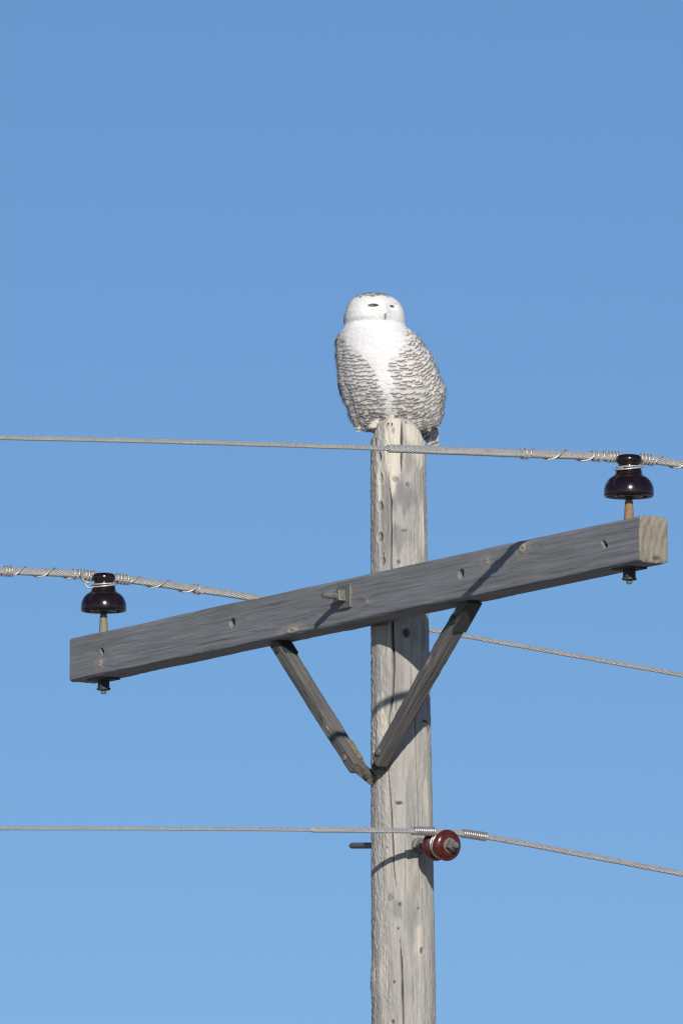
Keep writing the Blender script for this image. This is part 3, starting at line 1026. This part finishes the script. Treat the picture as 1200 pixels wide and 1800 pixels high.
for k_, off in enumerate((-0.008, -0.001, 0.006, 0.011)):
    a = np.linspace(-0.5, 5.2, 60)
    n1 = unit(KV - BX * (KV @ BX)); n2 = np.cross(BX, n1)
    rr_ = 0.0275 + tr + 0.001 * k_
    mb.tube(gc + BX * off + rr_ * (np.cos(a)[:, None] * n1 + np.sin(a)[:, None] * n2) + BX * (0.004 * np.sin(a * 0.5 + k_))[:, None], tr, 7)
mb.build('tie_wire', M['coil'], cn)

# ------------------------------------------------------------------ owl
def feather_material():
    """plumage: layer 'wear' holds along-feather, across-feather, bar strength, tone"""
    m, t, b = newmat('plumage')
    a = N(t, 'ShaderNodeAttribute', attribute_name='wear_shade')
    s = N(t, 'ShaderNodeSeparateColor')
    t.links.new(a.outputs['Color'], s.inputs[0])
    co = N(t, 'ShaderNodeTexCoord').outputs['Object']
    n = noise(t, co, 150, 3, 0.6)
    u = math_(t, 'SUBTRACT', s.outputs[1], 0.5)
    u2 = math_(t, 'MULTIPLY', math_(t, 'MULTIPLY', u, u), 0.26)
    tt = math_(t, 'ADD', math_(t, 'ADD', s.outputs[0], u2), math_(t, 'MULTIPLY', math_(t, 'SUBTRACT', n, 0.5), 0.24))
    bar = ramp(t, tt, [(0.46, (0, 0, 0)), (0.53, (0.6, 0.6, 0.6)), (0.62, (0, 0, 0)), (0.79, (0, 0, 0)), (0.84, (1, 1, 1)), (0.915, (1, 1, 1)), (0.965, (0.1, 0.1, 0.1))])
    f = math_(t, 'MULTIPLY', bar, math_(t, 'MINIMUM', s.outputs[2], 1.0))
    solid = math_(t, 'MAXIMUM', math_(t, 'SUBTRACT', s.outputs[2], 1.0), 0.0)
    f = math_(t, 'MAXIMUM', f, solid)
    dk = mix(t, a.outputs['Alpha'], (0.205, 0.188, 0.172), (0.26, 0.21, 0.16))
    base = ramp(t, n, [(0.3, (0.90, 0.885, 0.86)), (0.7, (0.95, 0.94, 0.925))])
    tint = mix(t, math_(t, 'MULTIPLY', math_(t, 'MINIMUM', s.outputs[2], 1.0), 0.75), base, (0.76, 0.73, 0.69))
    c = mix(t, f, tint, dk)
    t.links.new(c, b.inputs['Base Color'])
    b.inputs['Roughness'].default_value = 0.9
    b.inputs['Specular IOR Level'].default_value = 0.1
    b.inputs['Sheen Weight'].default_value = 0.1
    tr_ = N(t, 'ShaderNodeBsdfTranslucent')
    t.links.new(c, tr_.inputs['Color'])
    mx = N(t, 'ShaderNodeMixShader')
    mx.inputs[0].default_value = 0.10
    t.links.new(b.outputs[0], mx.inputs[1]); t.links.new(tr_.outputs[0], mx.inputs[2])
    t.links.new(mx.outputs[0], t.nodes['Material Output'].inputs['Surface'])
    return m


M['plumage'] = feather_material()
m, t, b = newmat('down')
co = N(t, 'ShaderNodeTexCoord').outputs['Object']
n = noise(t, co, 160, 4, 0.6)
t.links.new(ramp(t, n, [(0.3, (0.88, 0.87, 0.85)), (0.7, (0.94, 0.93, 0.915))]), b.inputs['Base Color'])
b.inputs['Roughness'].default_value = 0.95
b.inputs['Specular IOR Level'].default_value = 0.1
bump(t, b, n, 0.5, 0.002)
M['down'] = m
M['eye'] = plain('eye_dark', (0.055, 0.044, 0.030), 0.4, 0, 0.3, 60)
M['iris'] = plain('eye_yellow', (0.42, 0.30, 0.05), 0.25, 0, 0.2, 60)
M['claw'] = plain('claw_horn', (0.03, 0.027, 0.025), 0.45, 0, 0.3, 90)
M['beak'] = plain('beak_horn', (0.36, 0.34, 0.31), 0.7, 0, 0.3, 90)
M['toes'] = plain('soiled_toe_down', (0.62, 0.58, 0.50), 0.9, 0, 0.2, 200, spec=0.1)

OY = 0.022                                      # the bird sits a little behind the middle of the pole
# photo row, centre x, half width (photo px), depth offset (m), half depth / half width
RINGS = np.array([
    [516.2, 656, 1.0, -0.012, 1.00], [517.5, 656, 14, -0.012, 1.0], [520.5, 656, 26, -0.012, 1.0], [526, 656.5, 36.5, -0.012, 1.0], [534, 657.5, 44.5, -0.013, 1.0],
    [543, 658, 49, -0.014, 1.0], [553, 658, 52, -0.015, 1.0], [561, 658, 53.5, -0.014, 0.99], [567, 658, 53.5, -0.012, 0.98], [571, 658.5, 53.2, -0.010, 0.965],
    [577, 659.5, 55.5, -0.009, 0.96], [585, 661.5, 63, -0.006, 0.945], [595, 664.5, 71, -0.002, 0.94], [610, 669, 77, 0.002, 0.94], [630, 675.5, 83, 0.004, 0.94],
    [650, 681, 86.5, 0.006, 0.94], [666, 684.5, 88.5, 0.008, 0.93], [680, 689, 91, 0.010, 0.91], [696, 692.5, 89.5, 0.013, 0.86], [708, 694, 85.5, 0.017, 0.81], [718, 695, 82, 0.022, 0.74],
    [728, 696, 80.5, 0.029, 0.64], [736, 696.5, 78, 0.036, 0.53], [744, 697, 71, 0.042, 0.45], [750, 697, 58, 0.045, 0.40], [754, 697, 38, 0.045, 0.4], [756, 697, 2, 0.045, 0.4]])
rz = np.array([z_of(r[0], OY) for r in RINGS])[::-1]
RG = RINGS[::-1]


def hermite(x, xp, fp):
    k = np.clip(np.searchsorted(xp, x, side='right') - 1, 0, len(xp) - 2)
    m_ = np.gradient(fp, xp)
    h = xp[k + 1] - xp[k]; tt = (x - xp[k]) / h
    lin = fp[k] + (fp[k + 1] - fp[k]) * tt
    cub = (2 * tt**3 - 3 * tt**2 + 1) * fp[k] + (tt**3 - 2 * tt**2 + tt) * h * m_[k] + (-2 * tt**3 + 3 * tt**2) * fp[k + 1] + (tt**3 - tt**2) * h * m_[k + 1]
    return 0.4 * lin + 0.6 * cub


ZB, ZT = rz[0], rz[-1]
HEAD_AZ = math.radians(19)                       # face turned to the picture's right
BODY_AZ = math.radians(-10)                      # breast turned to the picture's left
z_chin = z_of(569, OY)
z_eye = z_of(537, OY - 0.08)


def owl_surface(th, z, detail=True):
    """th: 0 = towards the lens, positive to the right of the picture"""
    th = np.asarray(th, float); z = np.asarray(z, float)
    cx = hermite(z, rz, (RG[:, 1] - 600) / SCALE + CAMX)
    hw = np.maximum(hermite(z, rz, RG[:, 2] / SCALE), 0.0005)
    yc = hermite(z, rz, RG[:, 3]) + OY
    hd = hw * hermite(z, rz, RG[:, 4])
    hx = np.sin(th); hy = -np.cos(th)
    k = np.ones_like(hx)
    if detail:
        head = sstep(z_chin - 0.004, z_chin + 0.006, z)
        dh = np.arctan2(np.sin(th - HEAD_AZ), np.cos(th - HEAD_AZ))
        # flattened facial discs either side of the beak
        disc = np.exp(-((np.abs(dh) - 0.42) / 0.30) ** 2 - ((z - z_eye + 0.006) / 0.022) ** 2)
        ridge = np.exp(-(dh / 0.17) ** 2 - ((z - z_eye + 0.012) / 0.024) ** 2)
        brow = np.exp(-((np.abs(dh) - 0.36) / 0.26) ** 2 - ((z - z_eye - 0.0105) / 0.0045) ** 2)
        sock = np.exp(-((np.abs(dh) - 0.385) / 0.17) ** 2 - ((z - z_eye) / 0.0055) ** 2)
        chin = np.exp(-((dh + 0.3) / 0.9) ** 2 - ((z - z_chin - 0.009) / 0.008) ** 2)
        k = k + head * (-0.045 * disc + 0.085 * ridge + 0.045 * brow - 0.05 * sock + 0.018 * chin)
        # crease under the face
        k = k - 0.036 * np.exp(-((z - z_chin) / 0.0045) ** 2) * np.exp(-((dh + 0.75) / 0.55) ** 2)
        # breast furrow and folded wings
        db = np.arctan2(np.sin(th - BODY_AZ), np.cos(th - BODY_AZ))
        bod = 1 - sstep(z_chin - 0.05, z_chin, z)
        k = k + bod * (0.02 * np.exp(-((np.abs(db) - 1.35) / 0.35) ** 2) - 0.02 * np.exp(-((np.abs(db) - 0.95) / 0.12) ** 2))
        k = k + 0.012 * fbm(th * 2.3 + 9, z * 45, 51, 3) * sstep(ZB, ZB + 0.05, z)
    return np.stack([cx + hw * hx * k, yc + hd * hy * k, z + 0 * th], -1)


owl = thing('snowy_owl', 'white snowy owl with barred breast and squinting eyes perched on the pole top', 'owl', (pole_x(Z_TOP), 0, Z_TOP))
zs = np.concatenate([ZB + (ZT - ZB) * (0.5 - 0.5 * np.cos(np.linspace(0, math.pi, 150)))])
ths = np.linspace(-math.pi, math.pi, 180, endpoint=False)
ZG, TG = np.meshgrid(zs, ths, indexing='ij')
mb = MB(); mb.grid(owl_surface(TG, ZG), wrap=True)
mb.build('body', M['down'], owl)

FT = np.array([0, 0.3, 0.5, 0.62, 0.70, 0.76, 0.80, 0.85, 0.90, 0.95, 1.0])
FU = np.linspace(-1, 1, 7)
# arc length along the profile, so that feathers lie on the body
_zz = np.linspace(ZB, ZT, 900)
_rr = hermite(_zz, rz, RG[:, 2] / SCALE)
_ss = np.concatenate([[0], np.cumsum(np.hypot(np.diff(_zz), np.diff(_rr)))])


def z2s(z):
    return np.interp(z, _zz, _ss)


def feather_outline(tt, uu, wd):
    w_ = wd * 0.5 * np.minimum(1, 0.45 + 1.5 * tt) * np.sqrt(np.clip(1 - np.clip((tt - 0.62) / 0.40, 0, 1) ** 2.2, 0.0, 1))
    return np.maximum(w_, wd * 0.05) * uu


class Plumage:
    """feathers laid on the bird's surface; shaded with the soft normal of the plumage beneath"""
    def __init__(self):
        self.rows = []; self.P = []; self.C = []; self.NN = []

    def lay(self, th, z, swing, ln, wd, lift, stren, tone, cup=0.08):
        self.rows.append((th, z, swing, ln, wd, lift, stren, tone, cup))

    def flush(self):
        if not self.rows:
            return
        A = np.array(self.rows, float); self.rows = []
        th, z, sw, ln, wd, lift, stren, tone, cup = [A[:, k][:, None, None] for k in range(9)]
        tt, uu = np.meshgrid(FT, FU, indexing='ij')
        tt = tt[None]; uu = uu[None]
        jag = 0.014 * RNG.standard_normal((len(A),) + uu.shape[1:]) * (tt > 0.97)
        al = (tt + jag) * ln; ac = feather_outline(tt, uu, wd)
        down = al * np.cos(sw) - ac * np.sin(sw); side = al * np.sin(sw) + ac * np.cos(sw)
        S = z2s(z) - down
        ex = np.minimum(S, 0.004) - 0.004                      # hangs free below the body
        S = np.maximum(S, 0.004)
        Zq = np.interp(S, _ss, _zz)
        Rq = np.maximum(np.interp(Zq, _zz, _rr), 0.012)
        Tq = th + side / np.maximum(Rq, np.maximum(np.interp(z, _zz, _rr), 0.02) * 0.6)
        Q = owl_surface(Tq, Zq)
        e = 2e-3
        t1 = owl_surface(Tq + e, Zq) - owl_surface(Tq - e, Zq)
        t2 = owl_surface(Tq, np.minimum(Zq + 6e-4, ZT)) - owl_surface(Tq, np.maximum(Zq - 6e-4, ZB))
        nv = np.cross(t1, t2); nv /= np.linalg.norm(nv, axis=-1, keepdims=True) + 1e-12
        out = np.stack([np.sin(Tq), -np.cos(Tq), 0 * Tq], -1)
        nv = np.where((nv * out).sum(-1, keepdims=True) < 0, -nv, nv)
        h = lift * tt ** 1.5 - cup * wd * uu ** 2 * np.clip(tt * 1.4, 0, 1) - 0.0012 * (1 - tt) + 0.0006
        Q = Q + h[..., None] * nv
        Q[..., 2] += ex
        c_ = np.stack([tt + 0 * Zq, uu * 0.5 + 0.5 + 0 * Zq, stren + 0 * Zq, tone + 0 * Zq], -1)
        # a little of each feather's own roundness stays in the shading
        sv = t1 / (np.linalg.norm(t1, axis=-1, keepdims=True) + 1e-12)
        dn_ = -t2 / (np.linalg.norm(t2, axis=-1, keepdims=True) + 1e-12)
        nn = nv + 0.15 * uu[..., None] * sv + (0.22 * np.clip((tt - 0.6) / 0.4, 0, 1))[..., None] * dn_
        nn[..., 2] *= np.where(nn[..., 2] < 0, 0.45, 1.0)       # downward normals bent up so the lower plumage shades lighter
        nn /= np.linalg.norm(nn, axis=-1, keepdims=True)
        self.P.append(Q); self.C.append(c_); self.NN.append(nn)

    def free(self, p, nv, dv, ln, wd, lift, stren, tone, cup=0.1):
        sv = np.cross(nv, dv)
        tt, uu = np.meshgrid(FT, FU, indexing='ij')
        h = lift * tt ** 1.6 - cup * wd * uu ** 2
        jag = 0.014 * RNG.standard_normal(uu.shape) * (tt > 0.97)
        Q = p + (tt + jag)[..., None] * ln * dv + feather_outline(tt, uu, wd)[..., None] * sv + h[..., None] * nv
        nn = nv + 0.3 * uu[..., None] * sv
        nn = nn / np.linalg.norm(nn, axis=-1, keepdims=True)
        self.P.append(Q[None]); self.NN.append(nn[None])
        self.C.append(np.stack([tt, uu * 0.5 + 0.5, np.full(tt.shape, stren), np.full(tt.shape, tone)], -1)[None])

    def build(self, name, parent):
        self.flush()
        P_ = np.concatenate(self.P); C_ = np.concatenate(self.C); N_ = np.concatenate(self.NN)
        n, r, c = P_.shape[:3]
        i, j = np.meshgrid(np.arange(r - 1), np.arange(c - 1), indexing='ij')
        q = np.stack([i * c + j, i * c + j + 1, (i + 1) * c + j + 1, (i + 1) * c + j], -1).reshape(-1, 4)
        F = (q[None] + (np.arange(n) * r * c)[:, None, None]).reshape(-1, 4)
        # wind the faces to agree with the wanted normals
        V = P_.reshape(-1, 3); NV_ = N_.reshape(-1, 3)
        fn = np.cross(V[F[:, 1]] - V[F[:, 0]], V[F[:, 3]] - V[F[:, 0]])
        bad = (fn * NV_[F[:, 0]]).sum(1) < 0
        F[bad] = F[bad][:, ::-1]
        me = bpy.data.meshes.new(name)
        me.from_pydata(V.tolist(), [], F.tolist())
        at_ = me.color_attributes.new('wear_shade', 'FLOAT_COLOR', 'POINT')
        at_.data.foreach_set('color', C_.astype(np.float32).ravel())
        me.polygons.foreach_set('use_smooth', [True] * len(me.polygons))
        me.normals_split_custom_set_from_vertices(NV_.tolist())
        o = bpy.data.objects.new(name, me)
        COL.objects.link(o)
        me.materials.append(M['plumage'])
        o.parent = parent
        o.matrix_parent_inverse = Matrix.Translation(-Vector(parent.location))
        o['kind'] = 'stuff'
        return o


def surf_frame(th, z):
    e = 1e-3
    p = owl_surface(np.array([th]), np.array([z]))[0]
    pt = owl_surface(np.array([th + e]), np.array([z]), )[0]
    pz = owl_surface(np.array([th]), np.array([z - 0.0012]))[0]
    a_ = pt - p; dz = unit(pz - p)
    nv = unit(np.cross(a_, -dz))
    if nv @ np.array([math.sin(th), -math.cos(th), 0]) < 0:
        nv = -nv
    dz = unit(dz - nv * (dz @ nv))
    return p, nv, dz


PLM = Plumage()
S_LO, S_HI = z2s(ZB + 0.010), z2s(z_chin - 0.001)
for ir, row in enumerate(np.arange(S_LO - 0.10, S_HI + 0.02, 0.0090)):
    ph = RNG.random()
    nf = 44
    for j in range(nf):
        th = -math.pi + 2 * math.pi * (j + ph + 0.14 * RNG.standard_normal()) / nf
        db = math.atan2(math.sin(th - BODY_AZ), math.cos(th - BODY_AZ))
        # rows climb away from the breast, more steeply over the wing on the right
        sv_ = row + 0.085 * float(sstep(0.10, 1.5, db)) + 0.018 * float(sstep(0.2, 1.5, -db)) + 0.0014 * RNG.standard_normal() + 0.0024 * math.sin(6 * th + ir * 0.5)
        if sv_ < S_LO or sv_ > S_HI:
            continue
        zj = float(np.interp(sv_, _ss, _zz))
        f = (zj - ZB) / (z_chin - ZB)                    # 0 foot .. 1 chin
        half = np.interp(f, [0.0, 0.16, 0.3, 0.55, 0.68, 0.78, 0.88, 1.0], [0.0, 0.05, 0.12, 0.13, 0.19, 0.42, 0.72, 0.98])
        q = abs(db - 0.03) / max(half, 0.02)
        stren = float(sstep(0.9, 1.2, q + 0.10 * RNG.standard_normal())) if half > 0.02 else 1.0
        stren *= 0.8 + 0.2 * RNG.random()
        sw = 0.05 * db + 0.52 * float(sstep(0.15, 1.2, db)) - 0.13 * float(sstep(0.3, 1.2, -db)) + 0.07 * RNG.standard_normal()
        wing = float(sstep(0.9, 1.4, abs(db)))
        ln = 0.034 + 0.006 * wing + 0.0012 * RNG.standard_normal()
        wd = (0.030 + 0.004 * wing + 0.002 * RNG.standard_normal()) * float(np.interp(zj, _zz, _rr)) / 0.12
        wd = max(wd, 0.018)
        tone = float(np.clip(0.35 + 0.5 * math.sin(min(max(db, 0), 1.4)) + 0.2 * RNG.standard_normal() - 0.25 * (db < -0.2), 0, 1))
        if stren < 0.3:
            ln *= 0.8; wd *= 0.7
        PLM.lay(th, zj, sw, ln, wd, 0.0007 + 0.0006 * RNG.random() + 0.004 * (RNG.random() < 0.10) * wing, stren, tone, 0.012 + 0.012 * RNG.random())
# loose barbs that soften the outline
for _ in range(900):
    th = (1 if RNG.random() < 0.5 else -1) * (1.15 + 0.9 * RNG.random())
    sv_ = S_LO + (S_HI - S_LO) * 0.93 * RNG.random()
    PLM.lay(th, float(np.interp(sv_, _ss, _zz)), 0.3 * RNG.standard_normal(), 0.016 + 0.006 * RNG.random(), 0.0022, 0.002 + 0.0055 * RNG.random(), 0.9, 0.4, 0.0)
PLM.flush()


# hem: flank feathers hanging beside and behind the pole
def hang(px0, px1, py0, py1, Y0, Y1, n, ln, seed, stren=1.0, spread=0.2, lean=0.0, wd=0.015):
    r = np.random.default_rng(seed)
    for _ in range(n):
        p = at(px0 + (px1 - px0) * r.random(), py0 + (py1 - py0) * r.random(), Y0 + (Y1 - Y0) * r.random())
        dv = unit([lean + spread * r.standard_normal(), 0.15 * r.standard_normal() + 0.1, -1])
        nv = unit([0.5 * math.copysign(1, px0 - 690) + 0.3 * r.standard_normal(), -0.8, -0.25])
        nv = unit(nv - dv * (nv @ dv))
        PLM.free(p, nv, dv, ln * (0.8 + 0.4 * r.random()), wd * (0.8 + 0.4 * r.random()), 0.002 * r.standard_normal(), stren * (1.1 + 0.3 * r.random()), 0.2 + 0.4 * r.random(), 0.08)


hang(618, 636, 722, 736, 0.045, 0.070, 5, 0.030, 1, lean=0.25, wd=0.018, spread=0.12)
hang(630, 652, 728, 742, 0.045, 0.065, 6, 0.026, 2, 1.0, lean=0.22, wd=0.016, spread=0.12)
hang(752, 774, 716, 732, 0.05, 0.08, 8, 0.036, 3, lean=-0.06, wd=0.018, spread=0.12)
hang(748, 766, 726, 742, 0.05, 0.08, 6, 0.030, 4, 0.8, wd=0.016, spread=0.12)
hang(593, 600, 598, 606, 0.015, 0.03, 3, 0.014, 5, 1.0, 0.5, lean=-0.5, wd=0.006)
PLM.build('plumage', owl)

# short down of the head and bib
PLM = Plumage()
for ir, sv_ in enumerate(np.arange(z2s(z_chin + 0.0075), _ss[-1] - 0.002, 0.0040)):
    z = float(np.interp(sv_, _ss, _zz))
    hwz = float(np.interp(z, _zz, _rr))
    nf = max(6, int(2 * math.pi * hwz / 0.0056))
    for j in range(nf):
        th = -math.pi + 2 * math.pi * (j + 0.5 * (ir % 2) + 0.3 * RNG.standard_normal()) / nf
        dh = math.atan2(math.sin(th - HEAD_AZ), math.cos(th - HEAD_AZ))
        zj = min(max(z + 0.0012 * RNG.standard_normal(), ZB), ZT - 0.0004)
        # keep the eyes and the beak clear
        if abs(abs(dh) - 0.385) < 0.27 and -0.003 < zj - z_eye < 0.0115:
            continue
        top_ = float(sstep(z_of(521.5, OY - .04), z_of(518, OY - .03), zj))
        back = float(sstep(1.30, 1.7, abs(dh)))
        stren = 0.0
        if RNG.random() < max(top_, back * 0.75):
            stren = (1.55 + 0.4 * RNG.random()) if top_ > 0.25 and RNG.random() < 0.8 else 0.8 + 0.5 * RNG.random()
        ln = 0.0120 + 0.0015 * RNG.standard_normal(); wd = 0.0066 + 0.001 * RNG.standard_normal()
        if stren: ln *= 1.0; wd *= 1.25
        PLM.lay(th, zj, 0.45 * math.sin(max(-1.5, min(1.5, dh * 1.6))) + 0.15 * RNG.standard_normal(), ln, wd, 0.0003 + 0.0003 * RNG.random(), stren, 0.25 + 0.3 * RNG.random(), 0.01)
for z in np.arange(z_of(645, OY), z_chin - 0.004, 0.0050):
    half = np.interp(z, [z_of(645, OY), z_of(600, OY), z_chin], [0.09, 0.42, 1.05])
    for _ in range(int(10 + 34 * half)):
        th = BODY_AZ + half * (2 * RNG.random() - 1)
        PLM.lay(th, z + 0.002 * RNG.standard_normal(), 0.3 * (th - BODY_AZ) + 0.2 * RNG.standard_normal(), 0.024, 0.012, 0.0008 + 0.0008 * RNG.random(), 0.0, 0.5, 0.012)
PLM.build('head_down', owl)

# eyes: narrow slits under the brow
for sg, wa, hz_ in ((-1, 0.205, 0.0056), (1, 0.105, 0.0038)):
    c_th = HEAD_AZ + sg * 0.385
    e = np.linspace(-1, 1, 25)
    up_ = hz_ * 0.62 * (1 - e ** 2) ** 0.8 + 0.0004
    dn_ = -hz_ * 0.42 * (1 - e ** 2) ** 0.7 - 0.0002
    P_ = []
    for fct in np.linspace(0, 1, 6):
        z_ = z_eye + dn_ + (up_ - dn_) * fct - 0.0006 * e * sg
        th_ = c_th + wa * e
        q_ = owl_surface(th_, z_)
        nrm = np.stack([np.sin(th_), -np.cos(th_), 0 * th_], -1)
        P_.append(q_ + nrm * (0.0016 + 0.0012 * (1 - e ** 2) * math.sin(fct * math.pi))[:, None])
    mb = MB(); mb.grid(np.array(P_))
    ey = mb.build('eye', M['eye'], owl)
    # pale upper lid that shades the slit
    P_ = []
    for fct in np.linspace(0, 1, 5):
        z_ = z_eye + up_ + 0.0004 + 0.0045 * fct * (1 - 0.6 * e ** 2) + 0.0008 - 0.0006 * e * sg
        th_ = c_th + wa * 1.08 * e
        q_ = owl_surface(th_, z_)
        nrm = np.stack([np.sin(th_), -np.cos(th_), 0 * th_], -1)
        P_.append(q_ + nrm * (0.0012 + (0.0042 if sg < 0 else 0.0008) * (1 - e ** 2) * (1 - fct) ** 0.7)[:, None])
    mb = MB(); mb.grid(np.array(P_))
    mb.build('eyelid', M['down'], owl)

# beak: small dark hook almost buried in bristles
zb = z_of(553, OY - 0.09)
p, nv, dz = surf_frame(HEAD_AZ, zb)
fw = unit([math.sin(HEAD_AZ), -math.cos(HEAD_AZ), 0])
mb = MB()
mb.tube([p - fw * 0.006 + KV * 0.004, p - fw * 0.0005 + KV * 0.001, p + fw * 0.001 - KV * 0.003, p + fw * 0.0008 - KV * 0.006, p - fw * 0.001 - KV * 0.009], [0.0038, 0.0038, 0.0032, 0.0018, 0.0004], 10)
mb.build('beak', M['beak'], owl)
PLM = Plumage()
for _ in range(170):
    sg = 1 if RNG.random() < 0.5 else -1
    th = HEAD_AZ + sg * (0.01 + 0.17 * RNG.random())
    p, nv, dz = surf_frame(th, zb + 0.014 * RNG.random() - 0.003)
    dv = unit(dz + 0.02 * nv)
    n2 = unit(nv - dv * (nv @ dv))
    PLM.free(p - nv * 0.001, n2, dv, 0.007, 0.0034, 0.0, 0.0, 0.5, 0.05)
PLM.build('bristles', owl)

# tail behind the pole, on the right
for k in range(5):
    p = at(742 + 4.5 * k, 728 + 2 * k, 0.085 + 0.006 * k)
    dv = unit([0.06 + 0.02 * k, 0.25, -1]); nv = unit([0.25, -1, -0.2]); nv = unit(nv - dv * (nv @ dv))
    PLM = Plumage(); PLM.free(p, nv, dv, 0.078 - 0.006 * abs(k - 3), 0.022, -0.004, 1.35, 0.1, 0.05)
    tf = PLM.build('tail_feather', owl)
    del tf['kind']

# feathered feet on the rim of the pole top
for (fx, fy, fY, sc_, dx) in ((659, 746, -0.026, 0.75, -0.7), (688, 736, -0.046, 0.6, 0.0)):
    c0 = at(fx, fy, fY)
    mb = MB(); cws = []
    for a_ in (-0.5, 0.05, 0.6):
        d_ = unit([math.sin(a_ + dx) * 0.9, -math.cos(a_ + dx), -0.35])
        tq = np.linspace(0, 1, 9)
        pts = c0 + np.outer(1 - tq, KV * 0.005) + np.outer(tq * 0.026 - 0.008, d_) - np.outer(tq ** 3, KV * 0.006)
        rad = np.interp(tq, [0, 0.4, 0.75, 1], [0.009, 0.0105, 0.0085, 0.0035]) * sc_ * (1 + 0.1 * RNG.standard_normal(9))
        mb.tube(pts, rad, 12)
        cws.append((pts[-1], d_))
    ft = mb.build('foot', M['toes'], owl)
    for b2, d_ in cws:
        mb = MB()
        mb.tube([b2 - d_ * 0.002, b2 + d_ * 0.005 - KV * 0.002, b2 + d_ * 0.007 - KV * 0.007], [0.0024, 0.0018, 0.0004], 8)
        mb.build('claw', M['claw'], ft)
